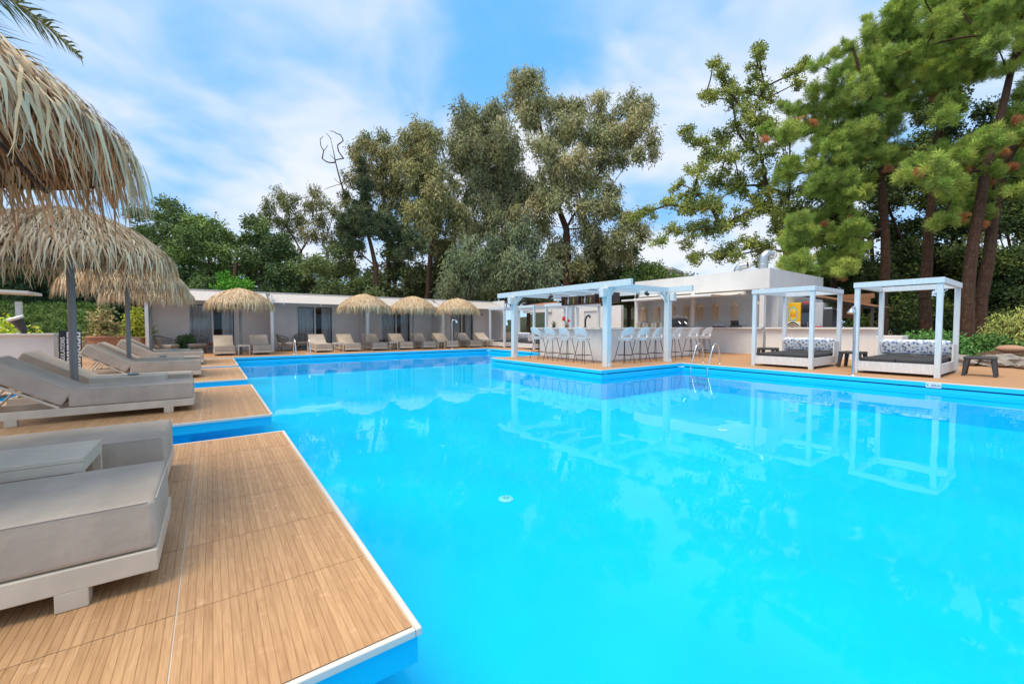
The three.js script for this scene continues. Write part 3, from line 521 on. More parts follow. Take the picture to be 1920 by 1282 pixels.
{
  const o = thing('coffee_machine', 'black espresso machine standing on the bar counter', 'coffee machine', [14.9, 1.126, -9.5]);
  mesh('body', bx(-0.45, 0.45, 0.06, 0.36, -0.25, 0.2, 0.05), M.black, o); mesh('drip_tray', bx(-0.4, 0.4, 0.0, 0.06, -0.2, 0.26), M.darkPlastic, o); mesh('cup_rail', tube([[-0.4, 0.36, 0.15], [-0.4, 0.43, 0.15], [0.4, 0.43, 0.15], [0.4, 0.36, 0.15]], 0.012, 6), M.steel, o);
  for (const x of [-0.2, 0.2]) mesh('group_head', rod([x, 0.22, 0.2], [x, 0.14, 0.28], 0.035), M.steel, o);
  const tapo = thing('beer_tap', 'curved black beer tap rising from the bar counter', 'beer tap', [10.3, 1.126, -10.0]); mesh('column', tube([[0, 0, 0], [0, 0.25, 0], [0.02, 0.38, 0.05], [0.02, 0.40, 0.16], [0.02, 0.33, 0.2]], 0.03, 10), M.blackMetal, tapo); mesh('handle', rod([0.02, 0.4, 0.12], [0.02, 0.52, 0.12], 0.013), M.steel, tapo);
  const v = thing('flower_vase', 'red flowers in a small vase on the bar counter', 'flowers', [10.3, 1.126, -10.9]); mesh('vase', lathe([[0, 0], [0.06, 0], [0.07, 0.08], [0.04, 0.14], [0, 0.14]], 14), M.teak, v);
  for (let k = 0; k < 7; k++) { const a = rr(0, 6.28), l = rr(0.03, 0.14), t = V(Math.cos(a) * l, rr(0.24, 0.36), Math.sin(a) * l); mesh('stem', rod([0, 0.12, 0], t, 0.004), std([0.05, 0.12, 0.03]), v); if (k < 4) mesh('bloom', new THREE.IcosahedronGeometry(0.055, 1), std([0.55, 0.01, 0.015], 0.7), v, t.toArray()); }
  const s = thing('succulent_pot', 'small spiky succulent in a pot on the bar counter', 'plant', [10.3, 1.126, -11.6]); mesh('pot', lathe([[0, 0], [0.06, 0], [0.075, 0.1], [0, 0.1]], 14), M.darkPlastic, s); for (let k = 0; k < 16; k++) { const a = k * 2.4, e = 0.5 + (k % 4) * 0.25; mesh('leaf', rod([0, 0.09, 0], [Math.cos(a) * 0.16 * Math.cos(e), 0.09 + 0.18 * Math.sin(e), Math.sin(a) * 0.16 * Math.cos(e)], 0.016, 0.002, 5), std([0.10, 0.16, 0.09], 0.6), s); }
}

// ---------- bar building on the right ----------
{
  const o = thing('bar_building', 'white flat roofed bar building with open counter front and slatted back wall', 'building');
  const X = 18.6;
  mesh('parapet', [bx(X, 24.5, 2.74, 3.57, -14.4, -7.7)], M.white, o);
  mesh('side_wall', [bx(19.5, 24.5, 0, 2.739, -7.9, -7.7)], M.white, o);
  mesh('rear_wall', bx(24.3, 24.5, 0, 2.739, -14.4, -7.901), M.white, o);
  mesh('left_wall', bx(X, 24.299, 0, 2.739, -14.4, -14.2), M.white, o);
  mesh('slat_wall_core', bx(19.5, 19.65, 0, 2.739, -14.199, -7.901), M.whitePaint, o);
  const sl = []; for (let k = 0; k < 30; k++) sl.push(bx(19.47, 19.499, 1.12 + k * 0.054, 1.16 + k * 0.054, -14.15, -7.95)); const sw = mesh('slat_wall', sl, M.whitePaint, o); sw.userData.kind = 'stuff';
  for (const z of [-11.05, -7.98]) mesh('column', bx(X, X + 0.2, 1.15, 2.739, z - 0.09, z + 0.09), M.whitePaint, o);
  mesh('counter_wall', bx(X + 0.02, X + 0.25, 0, 1.06, -14.19, -7.91), M.white, o);
  mesh('counter_top', bx(X - 0.12, X + 0.5, 1.061, 1.13, -14.19, -7.91, 0.01), M.whitePaint, o);
  mesh('awning_box', bx(X - 0.25, X - 0.002, 2.5, 2.66, -14.3, -8.6, 0.03), M.trim, o);
}
{ const o = thing('sun_awning', 'beige fabric awning stretched from the bar building towards the pergola', 'awning', [18.35, 2.55, -10.9]); const g = new THREE.BoxGeometry(2.4, 0.015, 4.4, 12, 1, 12), p = g.attributes.position; for (let i = 0; i < p.count; i++) p.setY(i, p.getY(i) - 0.05 * Math.cos(p.getX(i) * 1.3)); g.computeVertexNormals(); const m = mesh('fabric', g, M.trim, o, [-1.2, -0.05, 0]); m.rotation.z = 0.06; mesh('front_rail', bx(-2.45, -2.38, -0.2, -0.12, -2.2, 2.2, 0.02), M.whitePaint, o); }
{
  const o = thing('outdoor_counter', 'long plain white serving counter wall beside the bar building', 'counter');
  mesh('wall', bx(18.32, 18.55, 0, 1.06, -7.68, -4.2), M.white, o); mesh('counter_top', bx(18.2, 18.8, 1.061, 1.13, -7.68, -4.12, 0.01), M.whitePaint, o);
  const b = thing('low_wall', 'low white masonry block at the end of the serving counter', 'wall'); mesh('block', bx(17.85, 18.6, 0, 0.86, -4.1, -3.45, 0.01), M.white, b);
}
{ // boundary wall with a door behind the bar
  const o = thing('garden_wall', 'white wall with a closed white door behind the pool bar', 'wall');
  mesh('wall', [bx(17.6, 17.8, 0, 2.3, -20.5, -17.2), bx(17.6, 17.8, 0, 2.3, -16.2, -14.5), bx(17.601, 17.799, 2.05, 2.299, -17.199, -16.201)], M.white, o);
  const d = mesh('door', bx(17.66, 17.72, 0, 2.04, -17.19, -16.21), M.whitePaint, o); mesh('handle', rod([17.62, 1.0, -16.35], [17.62, 1.0, -16.5], 0.012), M.steel, d);
  const r = thing('tiled_roof', 'low roof edge of orange clay tiles behind the day beds', 'roof', [17.5, 2.45, -21.4]); for (let k = 0; k < 14; k++) mesh('roof_tile', rod([0, 0, -1.4 + k * 0.2], [0.7, 0.22, -1.4 + k * 0.2], 0.1, 0.1, 10), M.terracotta, r);
  mesh('fascia', bx(-0.02, 0.8, -0.35, -0.1, -1.5, 1.4), M.white, r);
}
[[-13.94], [-13.08], [-12.19], [-11.47], [-10.76], [-10.02], [-9.16], [-8.23]].forEach(([z], k) => {
  const o = thing('macrame_lantern', 'cream macrame lantern of hanging cords in the bar opening', 'hanging lantern', [18.75, 1.45, z], 0, 'macrame lanterns in the bar opening');
  mesh('cord', rod([0, 0.78, 0], [0, 1.2, 0], 0.006, 0.006, 5), M.jute, o); mesh('crown', lathe([[0.02, 0.80], [0.10, 0.72], [0.135, 0.66], [0.135, 0.62], [0.11, 0.62]], 14), M.jute, o);
  const f = []; for (let i = 0; i < 22; i++) { const a = i / 22 * 6.2832, q = rr(-0.03, 0.03); f.push(rod([Math.cos(a) * 0.13, 0.64, Math.sin(a) * 0.13], [Math.cos(a + q) * 0.125, rr(-0.05, 0.06), Math.sin(a + q) * 0.125], 0.009, 0.006, 5)); } const m = mesh('fringe', f, M.jute, o); m.userData.kind = 'stuff';
  mesh('hoop', new THREE.TorusGeometry(0.128, 0.008, 6, 24).rotateX(Math.PI / 2).translate(0, 0.35, 0), M.jute, o);
});
// fridges and machines behind the outdoor counter
{
  const ty = canvasTex(256, 512, (c, w, h) => {
    c.fillStyle = '#f2b918'; c.fillRect(0, 0, w, h); c.fillStyle = '#fff6e0'; c.fillRect(0, 190, w, 322); c.lineWidth = 15;
    for (let k = 0; k < 7; k++) { c.strokeStyle = k % 2 ? '#7a3d12' : '#2b221c'; c.beginPath(); c.moveTo(128 - 28 - k * 22, h); c.lineTo(128 - 28 - k * 22, 360); c.arc(128, 360, 28 + k * 22, Math.PI, 0); c.lineTo(128 + 28 + k * 22, h); c.stroke(); }
    c.fillStyle = '#f6c21c'; c.fillRect(112, 380, 32, 132); c.fillStyle = '#7fc6d8'; c.beginPath(); c.arc(128, 110, 80, 0, 7); c.fill(); c.fillStyle = '#f8d13a'; c.beginPath(); c.arc(128, 110, 64, 0, 7); c.fill(); c.fillStyle = '#e2461c'; c.font = 'bold italic 78px serif'; c.textAlign = 'center'; c.textBaseline = 'middle'; c.fillText('Sol', 128, 114);
  });
  const tr = canvasTex(128, 512, (c, w, h) => { c.fillStyle = '#b9bcc0'; c.fillRect(0, 0, w, h); c.fillStyle = '#c40f1d'; c.fillRect(0, 230, w, 282); c.save(); c.translate(64, 375); c.rotate(-Math.PI / 2); c.fillStyle = '#fff'; c.font = 'bold italic 84px serif'; c.textAlign = 'center'; c.textBaseline = 'middle'; c.fillText('Cola', 0, 0); c.restore(); });
  const fridge = (z0, z1, h, front, side, label) => { const o = thing('drinks_fridge', label, 'fridge', [20.5, 0, (z0 + z1) / 2]); const w = z1 - z0; mesh('cabinet', bx(0.001, 0.6, 0, h, -w / 2, w / 2, 0.01), side, o); const g = new THREE.BoxGeometry(w - 0.02, h - 0.1, 0.02); g.rotateY(-Math.PI / 2); const d = mesh('door', g, front, o, [-0.011, h / 2, 0]); mesh('handle', rod([-0.03, h * 0.45, w / 2 - 0.05], [-0.03, h * 0.6, w / 2 - 0.05], 0.012), M.galv, d).position.set(0.011, -h / 2, 0); return o; };
  const f1 = fridge(-7.8, -7.22, 2.2, std([1, 1, 1], 0.4, { map: ty }), std([0.75, 0.55, 0.05], 0.5), 'yellow drinks fridge with dark arches and a round logo behind the counter');
  const f2 = fridge(-7.19, -6.9, 2.22, M.glass, std([0.5, 0.05, 0.05], 0.4), 'glass door fridge with a red frame beside the yellow fridge'); mesh('back', bx(0.0, 0.02, 0, 2.1, -0.13, 0.13), M.darkPlastic, f2);
  for (let k = 0; k < 4; k++) mesh('shelf', bx(0.02, 0.5, 0.5 + k * 0.4, 0.515 + k * 0.4, -0.13, 0.13), M.galv, f2);
  fridge(-6.7, -6.42, 2.15, std([1, 1, 1], 0.4, { map: tr }), std([0.55, 0.56, 0.57], 0.4), 'narrow grey and red fridge with vertical white lettering');
  const f4 = thing('ice_machine', 'dark ice machine next to the red fridge', 'ice machine', [20.5, 0, -6.25]); mesh('body', bx(0, 0.55, 0, 1.85, -0.15, 0.15, 0.01), M.darkPlastic, f4); mesh('lid', bx(-0.01, 0.54, 1.86, 1.94, -0.14, 0.14, 0.02), M.galv, f4);
  const reg = thing('cash_register', 'small grey register standing on the building counter', 'register', [18.75, 1.131, -9.1]); mesh('base', bx(-0.2, 0.2, 0, 0.08, -0.18, 0.18, 0.01), M.darkPlastic, reg); const sc = mesh('screen', bx(-0.01, 0.01, 0, 0.22, -0.17, 0.17), M.darkPlastic, reg, [-0.05, 0.09, 0]); sc.rotation.z = 0.35;
  const tray = thing('cup_tray', 'dark tray of stacked cups on the building counter', 'tray', [18.75, 1.131, -9.85]); mesh('tray_base', bx(-0.15, 0.15, 0, 0.05, -0.25, 0.25, 0.01), M.black, tray); for (let k = 0; k < 4; k++) mesh('cup', lathe([[0, 0], [0.03, 0], [0.04, 0.09], [0, 0.09]], 12), M.whitePaint, tray, [0, 0.051, -0.18 + k * 0.12]);
}
{ // timber lean-to
  const o = thing('lean_to_roof', 'brown boarded lean-to roof on a post beside the bar building', 'roof');
  for (let k = 0; k < 8; k++) { const g = bx(-1.4, 1.4, -0.012, 0.012, 0, 0.34); g.rotateX(0.26); mesh('board', g, M.teak, o, [22.0, 2.62 - 0.085 * k, -7.4 + 0.32 * k]); }
  for (let k = 0; k < 5; k++) mesh('side_board', bx(21.4, 21.43, 1.5 + k * 0.2, 1.69 + k * 0.2, -6.05, -5.0 - 0.12 * (4 - k)), M.teak, o);
  mesh('post', bx(20.75, 20.83, 0, 1.96, -4.95, -4.87), M.shelfWood, o); mesh('rafter', (() => { const g = bx(20.76, 20.82, -0.12, -0.03, 0, 2.6); g.rotateX(0.26); g.translate(0, 2.62, -7.4); return g; })(), M.shelfWood, o);
}
{ // roof ducts
  const duct = (p, pts, r, label) => { const o = thing('roof_duct', label, 'duct', p); mesh('pipe', tube(pts, r, 18, 40), M.galv, o); mesh('outlet', lathe([[r * 0.9, 0], [r * 1.06, 0], [r * 1.06, 0.12], [r * 0.9, 0.12]], 20).rotateZ(Math.PI / 2), M.trim, o, pts[pts.length - 1]); for (const q of [0.25, 0.7]) { const c = new THREE.CatmullRomCurve3(pts.map((v) => V(...v))), a = c.getPoint(q), t = c.getTangent(q); const g = new THREE.TorusGeometry(r * 1.01, 0.018, 6, 24); g.applyQuaternion(new THREE.Quaternion().setFromUnitVectors(V(0, 0, 1), t)); mesh('seam', g, M.galv, o, a.toArray()); } };
  duct([20.6, 3.57, -9.95], [[0, 0, 0], [0, 0.3, 0], [0.05, 0.46, 0.1], [0.1, 0.5, 0.42]], 0.17, 'short galvanised elbow duct on the white roof');
  duct([20.8, 3.57, -8.9], [[0, 0, 0], [0, 0.45, 0.0], [0.02, 0.8, 0.02], [0.16, 0.95, 0.12], [0.33, 0.9, 0.25]], 0.2, 'tall galvanised elbow duct on the white roof');
}
// ---------- left edge of the terrace ----------
{
  const w = thing('terrace_wall', 'plain pale low wall behind the platform loungers', 'wall'); mesh('wall', bx(-7.5, -2.95, 0, 0.95, -14.2, -13.9), M.white, w); mesh('coping', bx(-7.52, -2.93, 0.951, 1.0, -14.25, -13.85, 0.008), M.trim, w);
  const ts = canvasTex(256, 640, (c, W, H) => { c.fillStyle = '#20242c'; c.fillRect(0, 0, W, H); c.save(); c.translate(42, 330); c.rotate(-Math.PI / 2); c.fillStyle = '#eef1f4'; c.font = 'bold 66px sans-serif'; c.textAlign = 'center'; c.textBaseline = 'middle'; c.fillText('REGULATIONS', 0, 0); c.restore(); for (let j = 0; j < 6; j++) for (let i = 0; i < 2; i++) { c.fillStyle = '#e8edf1'; c.fillRect(88 + i * 82, 24 + j * 101, 72, 88); c.fillStyle = '#20242c'; c.beginPath(); if ((i + j) % 3 === 0) c.arc(124 + i * 82, 68 + j * 101, 22, 0, 7); else if ((i + j) % 3 === 1) c.rect(104 + i * 82, 52 + j * 101, 40, 30); else { c.moveTo(124 + i * 82, 40 + j * 101); c.lineTo(148 + i * 82, 88 + j * 101); c.lineTo(100 + i * 82, 88 + j * 101); } c.fill(); } });
  const s = thing('rules_board', 'dark pool rules board headed REGULATIONS leaning on the pale wall', 'sign', [-2.62, 0.25, -13.55]); const g = new THREE.BoxGeometry(0.36, 0.92, 0.02); const m = mesh('board', g, std([1, 1, 1], 0.4, { map: ts }), s, [0, 0.36, 0]); m.rotation.set(-0.1, 0.3, 0);
  mesh('stand', [rod([-0.1, -0.25, -0.05], [-0.1, 0.5, -0.03], 0.015), rod([0.1, -0.25, -0.08], [0.1, 0.5, -0.05], 0.015)], M.blackMetal, s);
  const l = thing('flood_light', 'dark garden spotlight with a pale rim on the low wall', 'lamp', [-3.42, 1.0, -14.0]); mesh('housing', rod([0, 0.06, 0], [-0.1, 0.32, 0.06], 0.06, 0.11, 16), M.darkPlastic, l); mesh('rim', rod([-0.1, 0.32, 0.06], [-0.115, 0.36, 0.07], 0.135, 0.14, 18), M.trim, l); mesh('bracket', bx(-0.04, 0.04, 0.0, 0.08, -0.04, 0.04), M.darkPlastic, l);
  const h = thing('garden_shelter', 'small white shelter roof on a post beyond the low wall', 'shelter'); { const g2 = bx(-6.5, -4.15, -0.05, 0.03, -18.6, -17.4); g2.rotateZ(-0.03); mesh('roof', g2, M.trim, h, [0, 2.0, 0]); } mesh('post', bx(-4.5, -4.38, 0, 1.86, -17.9, -17.78), M.whitePaint, h); mesh('post', bx(-6.3, -6.18, 0, 1.93, -17.9, -17.78), M.whitePaint, h);
  const k = thing('sloped_wall', 'grey wall with a sloping top edge beside the shelter', 'wall'); const sh = new THREE.Shape([[-7, 0], [-4.2, 0], [-4.2, 0.95], [-5.4, 1.6], [-7, 1.9]].map((q) => new THREE.Vector2(...q))); mesh('panel', new THREE.ExtrudeGeometry(sh, { depth: 0.2, bevelEnabled: false }), M.grey, k, [0, 0, -17]);
  const pw = thing('plank_wall', 'low retaining wall of weathered planks behind the terracotta pots', 'wall'); for (let j = 0; j < 4; j++) mesh('plank', bx(-4.6, -2.3, 0.02 + j * 0.19, 0.2 + j * 0.19, -22.02 - 0.01 * (j % 2), -21.94), std([0.36, 0.27, 0.18], 0.8, { map: T.painted }), pw);
  const pot = (p, s, label) => { const o = thing('terracotta_pot', label, 'plant pot', p); mesh('pot', lathe([[0, 0], [0.26, 0], [0.36, 0.2], [0.42, 0.5], [0.40, 0.66], [0.45, 0.70], [0.45, 0.76], [0.38, 0.76], [0.36, 0.66], [0, 0.64]], 28), M.terracotta, o); o.scale.setScalar(s); return o; };
  pot([-3.0, 0, -20.0], 1.1, 'large terracotta pot holding a twisted pale stemmed shrub'); pot([-2.5, 0, -22.9], 1.0, 'terracotta pot with a yellow green shrub near the bungalow post');
}
// ---------- trees and plants ----------
camera.updateMatrixWorld();
const at = (px, py, d) => V((px - 960) / FOCAL * d, -(py - 641) / FOCAL * d, -d).applyMatrix4(camera.matrixWorld);   // a direction of the photograph, d metres in front of the camera
function leafSet(n, make) { const pos = []; for (let i = 0; i < n; i++) { const { p, d, s, l, w } = make(i, n); const a = p.clone().addScaledVector(d, l * 0.5).addScaledVector(s, w), b = p.clone().addScaledVector(d, l), c = p.clone().addScaledVector(d, l * 0.5).addScaledVector(s, -w); const f = new THREE.Vector3().crossVectors(d, s).multiplyScalar(w * 0.5); a.add(f); c.add(f); pos.push(...p.toArray(), ...a.toArray(), ...b.toArray(), ...p.toArray(), ...b.toArray(), ...c.toArray()); } const g = new THREE.BufferGeometry(); g.setAttribute('position', new THREE.Float32BufferAttribute(pos, 3)); g.computeVertexNormals(); return g; }
const dirAround = (y0, y1) => { const a = rnd() * 6.2832, y = rr(y0, y1), r = Math.sqrt(Math.max(0, 1 - y * y)); return V(Math.cos(a) * r, y, Math.sin(a) * r); };
const sideOf = (d) => new THREE.Vector3().crossVectors(d, dirAround(-1, 1)).normalize();
const LEAF = {
  willow: leafSet(34, () => { const d = dirAround(-1, -0.55), p = dirAround(-1, 1).multiplyScalar(rr(0.02, 0.32)); return { p, d, s: sideOf(d), l: rr(0.12, 0.22), w: rr(0.017, 0.027) }; }),
  broad: leafSet(34, () => { const d = dirAround(-0.8, 0.5), p = dirAround(-1, 1).multiplyScalar(rr(0.03, 0.30)); return { p, d, s: sideOf(d), l: rr(0.08, 0.13), w: rr(0.028, 0.042) }; }),
  pine: leafSet(76, (i) => { const d = dirAround(-0.2, 1), p = V(0, -0.10 + 0.2 * (i / 76), 0); return { p, d, s: sideOf(d), l: rr(0.13, 0.22), w: 0.0065 }; }),
  scale: leafSet(36, () => { const d = dirAround(0.1, 1), p = dirAround(-1, 1).multiplyScalar(rr(0.0, 0.18)); return { p, d, s: sideOf(d), l: rr(0.1, 0.18), w: rr(0.018, 0.028) }; }),
};
const leafMat = (tr) => new THREE.MeshPhysicalMaterial({ color: rgb(1, 1, 1), roughness: 0.7, side: THREE.DoubleSide, transmission: tr, thickness: 0, specularIntensity: 0.4 });
const LM = { willow: leafMat(0), broad: leafMat(0), pine: leafMat(0), scale: leafMat(0) };
function crown(parent, kind, spots, tint, name = 'crown') {           // spots: [Vector3, scale]
  const im = new THREE.InstancedMesh(LEAF[kind], LM[kind], spots.length), m = new THREE.Matrix4(), q = new THREE.Quaternion(), e = new THREE.Euler(), c = new THREE.Color();
  spots.forEach(([p, s, t], i) => {
    const tilt = kind === 'willow' ? 0.35 : kind === 'pine' ? 0.9 : 1.4; e.set(rr(-tilt, tilt), rr(0, 6.28), rr(-tilt, tilt)); q.setFromEuler(e); m.compose(p, q, V(s, s, s)); im.setMatrixAt(i, m);
    const base = t || tint[Math.floor(rnd() * tint.length)], k = rr(0.78, 1.25) * 1.95; c.setRGB(base[0] * k * rr(0.92, 1.08), base[1] * k, base[2] * k * rr(0.9, 1.1)); im.setColorAt(i, c);
  });
  im.name = name; im.userData.kind = 'stuff'; parent.add(im); return im;
}
function limbTube(a, b, r0, r1, bend = 0.12) { const mid = a.clone().lerp(b, 0.5).add(dirAround(-1, 1).multiplyScalar(a.distanceTo(b) * bend)); const c = new THREE.QuadraticBezierCurve3(a, mid, b), n = 6, g = new THREE.TubeGeometry(c, n, 1, 7), p = g.attributes.position; for (let i = 0; i <= n; i++) { const o = c.getPoint(i / n), r = r0 + (r1 - r0) * i / n; for (let j = 0; j <= 7; j++) { const k = i * 8 + j; p.setXYZ(k, o.x + (p.getX(k) - o.x) * r, o.y + (p.getY(k) - o.y) * r, o.z + (p.getZ(k) - o.z) * r); } } const uv = g.attributes.uv; for (let i = 0; i < uv.count; i++) uv.setXY(i, uv.getY(i), uv.getX(i) * a.distanceTo(b) * 0.4); g.computeVertexNormals(); return g; }
function tree(name, label, o) {
  const d = o.depth, base = o.base || at(o.trunk[0][0], o.trunk[0][1], d), g = thing(name, label, o.category || 'tree', [base.x, o.ground ?? 0, base.z], 0, o.group);
  const org = V(base.x, o.ground ?? 0, base.z), loc = (v) => v.clone().sub(org);
  const tp = o.trunk.map(([px, py, r, dd = 0]) => ({ p: at(px, py, d + dd), r }));
  tp[0].p.y = (o.ground ?? 0) - 0.1;
  const tr = []; for (let i = 0; i + 1 < tp.length; i++) tr.push(limbTube(loc(tp[i].p), loc(tp[i + 1].p), tp[i].r, tp[i + 1].r, 0.03));
  mesh('trunk', tr, o.bark || M.bark, g);
  const nodes = tp.slice(o.from ?? 1).map((t) => ({ p: t.p, r: t.r, n: 0, up: null })), start = nodes[0].p;
  const blobs = o.blobs.map(([px, py, r]) => { const dd = gauss() * (o.spread ?? 1.6); return { p: at(px, py, d + dd), r: r / FOCAL * d }; }).sort((a, b) => a.p.distanceTo(start) - b.p.distanceTo(start));
  const limbs = [];
  if (o.fill) for (const b of [...blobs]) for (let i = 0; i < 2; i++) blobs.push({ p: b.p.clone().add(dirAround(-1, 0.6).multiplyScalar(b.r * 1.5)), r: b.r * 0.62 });
  for (const b of blobs) {
    let best = null, bd = 1e9; for (const n of nodes) { const q = n.p.distanceTo(b.p) + 0.35 * n.p.distanceTo(start) + (n.p.y > b.p.y + 1 && !o.weep ? 1.5 : 0); if (q < bd) { bd = q; best = n; } }
    const n = { p: b.p, n: 0, up: best }; nodes.push(n); for (let u = best; u; u = u.up) u.n++;
  }
  for (const n of nodes) if (n.up) { const r1 = 0.018 * Math.sqrt(n.n + 1), r0 = Math.min(n.up.r || 9, 0.022 * Math.sqrt(n.n + 2)); limbs.push(limbTube(loc(n.up.p), loc(n.p), r0, r1)); }
  if (limbs.length) mesh('limbs', limbs, o.bark || M.bark, g);
  if (o.leaf) {
    const spots = [], twigs = [], dens = o.density ?? 60;
    for (const b of blobs) { const k = Math.max(6, Math.round(0.68 * dens * b.r * b.r)), tint = o.tint[Math.floor(rnd() * o.tint.length)]; const nt = 6 + Math.floor(rnd() * 4), tw = Array.from({ length: nt }, () => dirAround(-0.7, 1).multiplyScalar(b.r * rr(0.8, 1.35))); if (o.leaf === 'pine') for (const w of tw) twigs.push(rod(loc(b.p), loc(b.p.clone().add(w)), 0.014, 0.005, 4));
      for (let i = 0; i < k; i++) { const v = rnd() < 0.45 ? tw[i % nt].clone().multiplyScalar(Math.pow(rnd(), 0.6)).add(dirAround(-1, 1).multiplyScalar(b.r * 0.22 * rnd())) : dirAround(-1, 1).multiplyScalar(b.r * Math.pow(rnd(), 0.42)); v.y *= o.flat ?? 0.9; if (o.weep) v.y -= rnd() * rnd() * b.r * o.weep; spots.push([loc(b.p.clone().add(v)), 1.13 * (o.size ?? 1) * rr(0.75, 1.25), rnd() < 0.7 ? tint : null]); } }
    crown(g, o.leaf, spots, o.tint); if (twigs.length) mesh('twigs', twigs, M.bark, g).userData.kind = 'stuff';
  }
  return g;
}
const zm = (ox, oy, k) => (l) => l.map(([x, y, r]) => [ox + x * k, oy + y * k, r * k]);
const eu = zm(560, 100, 0.36458), ri = zm(1180, 0, 0.40570);
const EUC = [[0.175, 0.175, 0.08], [0.205, 0.20, 0.09], [0.145, 0.15, 0.07], [0.235, 0.215, 0.105]];
tree('eucalyptus_tree', 'tallest grey green eucalyptus with a long limb reaching sideways behind the bar', { depth: 33, bark: M.barkRed, trunk: [[1068, 560, 0.34], [1063, 500, 0.3], [1062, 430, 0.26], [1040, 370, 0.2, 0.5], [1020, 270, 0.13], [1005, 190, 0.06]], from: 2, spread: 2, leaf: 'willow', density: 62, size: 1.5, weep: 0.7, tint: EUC,
  blobs: eu([[1150, 150, 85], [1200, 110, 55], [1130, 230, 75], [1230, 230, 70], [1180, 320, 80], [1330, 280, 70], [1430, 260, 60], [1420, 350, 80], [1550, 240, 55], [1560, 330, 75], [1700, 260, 75], [1780, 270, 55], [1760, 360, 80], [1820, 450, 45], [1830, 520, 34], [1680, 420, 80], [1600, 430, 70], [1500, 430, 75], [1340, 400, 85], [1250, 460, 70], [1750, 510, 45], [1650, 540, 55], [1560, 540, 70], [1440, 540, 80], [1330, 560, 85], [1300, 660, 85], [1420, 660, 75], [1530, 640, 75], [1600, 700, 55], [1620, 800, 55], [1700, 850, 65], [1760, 920, 55], [1650, 930, 75], [1550, 780, 75], [1450, 780, 75], [1480, 900, 85], [1560, 1000, 80], [1650, 1040, 60], [1250, 760, 85], [1330, 760, 65], [1250, 880, 75], [1180, 680, 75], [1440, 1080, 70], [1540, 1120, 70], [1340, 1000, 70]]) });
tree('eucalyptus_tree', 'grey green eucalyptus with drooping foliage and a leafy tip beside the tallest one', { depth: 35, trunk: [[922, 560, 0.26], [918, 470, 0.22], [915, 400, 0.17], [905, 300, 0.1], [870, 215, 0.04]], from: 1, spread: 1.8, leaf: 'willow', density: 62, size: 1.5, weep: 0.9, tint: [[0.16, 0.165, 0.08], [0.135, 0.145, 0.07], [0.19, 0.185, 0.09]],
  blobs: eu([[840, 280, 40], [850, 340, 55], [920, 320, 65], [1010, 310, 65], [960, 380, 85], [1050, 390, 75], [830, 410, 65], [890, 450, 85], [800, 480, 45], [820, 560, 65], [900, 560, 85], [990, 500, 90], [1080, 500, 80], [1000, 600, 100], [1090, 610, 80], [930, 660, 75], [1040, 700, 85], [1130, 740, 75], [960, 760, 75], [1080, 800, 75], [880, 740, 65], [1000, 850, 75], [1130, 850, 75], [860, 860, 60], [930, 900, 70], [1060, 930, 70]]) });
tree('eucalyptus_tree', 'olive green eucalyptus with a twin tipped crown behind the dark juniper', { depth: 34, trunk: [[800, 560, 0.24], [810, 450, 0.2], [800, 350, 0.13], [778, 260, 0.05]], from: 1, spread: 1.6, leaf: 'willow', density: 60, size: 1.5, weep: 0.6, tint: [[0.18, 0.175, 0.072], [0.15, 0.155, 0.065], [0.21, 0.195, 0.08]],
  blobs: eu([[600, 380, 38], [660, 400, 48], [560, 430, 45], [620, 450, 65], [700, 440, 55], [540, 500, 55], [600, 530, 75], [690, 520, 70], [720, 600, 55], [640, 620, 80], [560, 600, 65], [700, 690, 70], [620, 710, 75], [760, 720, 55], [800, 660, 45], [680, 790, 75], [760, 800, 65], [600, 800, 65], [830, 800, 55], [720, 880, 75], [820, 900, 65], [640, 900, 60], [740, 1000, 70]]) });
tree('eucalyptus_tree', 'yellowish eucalyptus with thin foliage beside a bare dead top', { depth: 36, trunk: [[735, 560, 0.22], [728, 450, 0.18], [715, 350, 0.1], [700, 270, 0.04]], from: 1, spread: 1.6, leaf: 'willow', density: 52, size: 1.45, weep: 0.5, tint: [[0.17, 0.155, 0.06], [0.15, 0.145, 0.06], [0.125, 0.13, 0.058]],
  blobs: eu([[430, 430, 42], [350, 450, 55], [300, 510, 55], [390, 500, 65], [460, 520, 55], [320, 580, 55], [420, 590, 75], [500, 600, 55], [480, 680, 65], [400, 680, 75], [540, 700, 55], [480, 770, 75], [560, 790, 55], [440, 850, 65], [540, 880, 55], [280, 640, 50], [250, 760, 45]]) });
tree('juniper_tree', 'dark juniper with a narrow spire and bare lower branches behind the bungalows', { depth: 29, bark: M.barkRed, trunk: [[705, 575, 0.2], [704, 500, 0.17], [690, 440, 0.12], [682, 380, 0.08], [680, 305, 0.03]], from: 1, spread: 0.8, leaf: 'scale', density: 120, size: 1.25, tint: [[0.04, 0.055, 0.028], [0.05, 0.065, 0.03], [0.065, 0.08, 0.035]],
  blobs: eu([[330, 560, 22], [330, 610, 32], [335, 660, 38], [335, 710, 48], [330, 780, 60], [310, 850, 75], [370, 860, 65], [290, 930, 70], [400, 900, 70], [460, 880, 50], [500, 950, 80], [570, 960, 70], [620, 1010, 50], [540, 1030, 60], [250, 960, 50], [240, 870, 45], [290, 1010, 55], [230, 730, 25]]) });
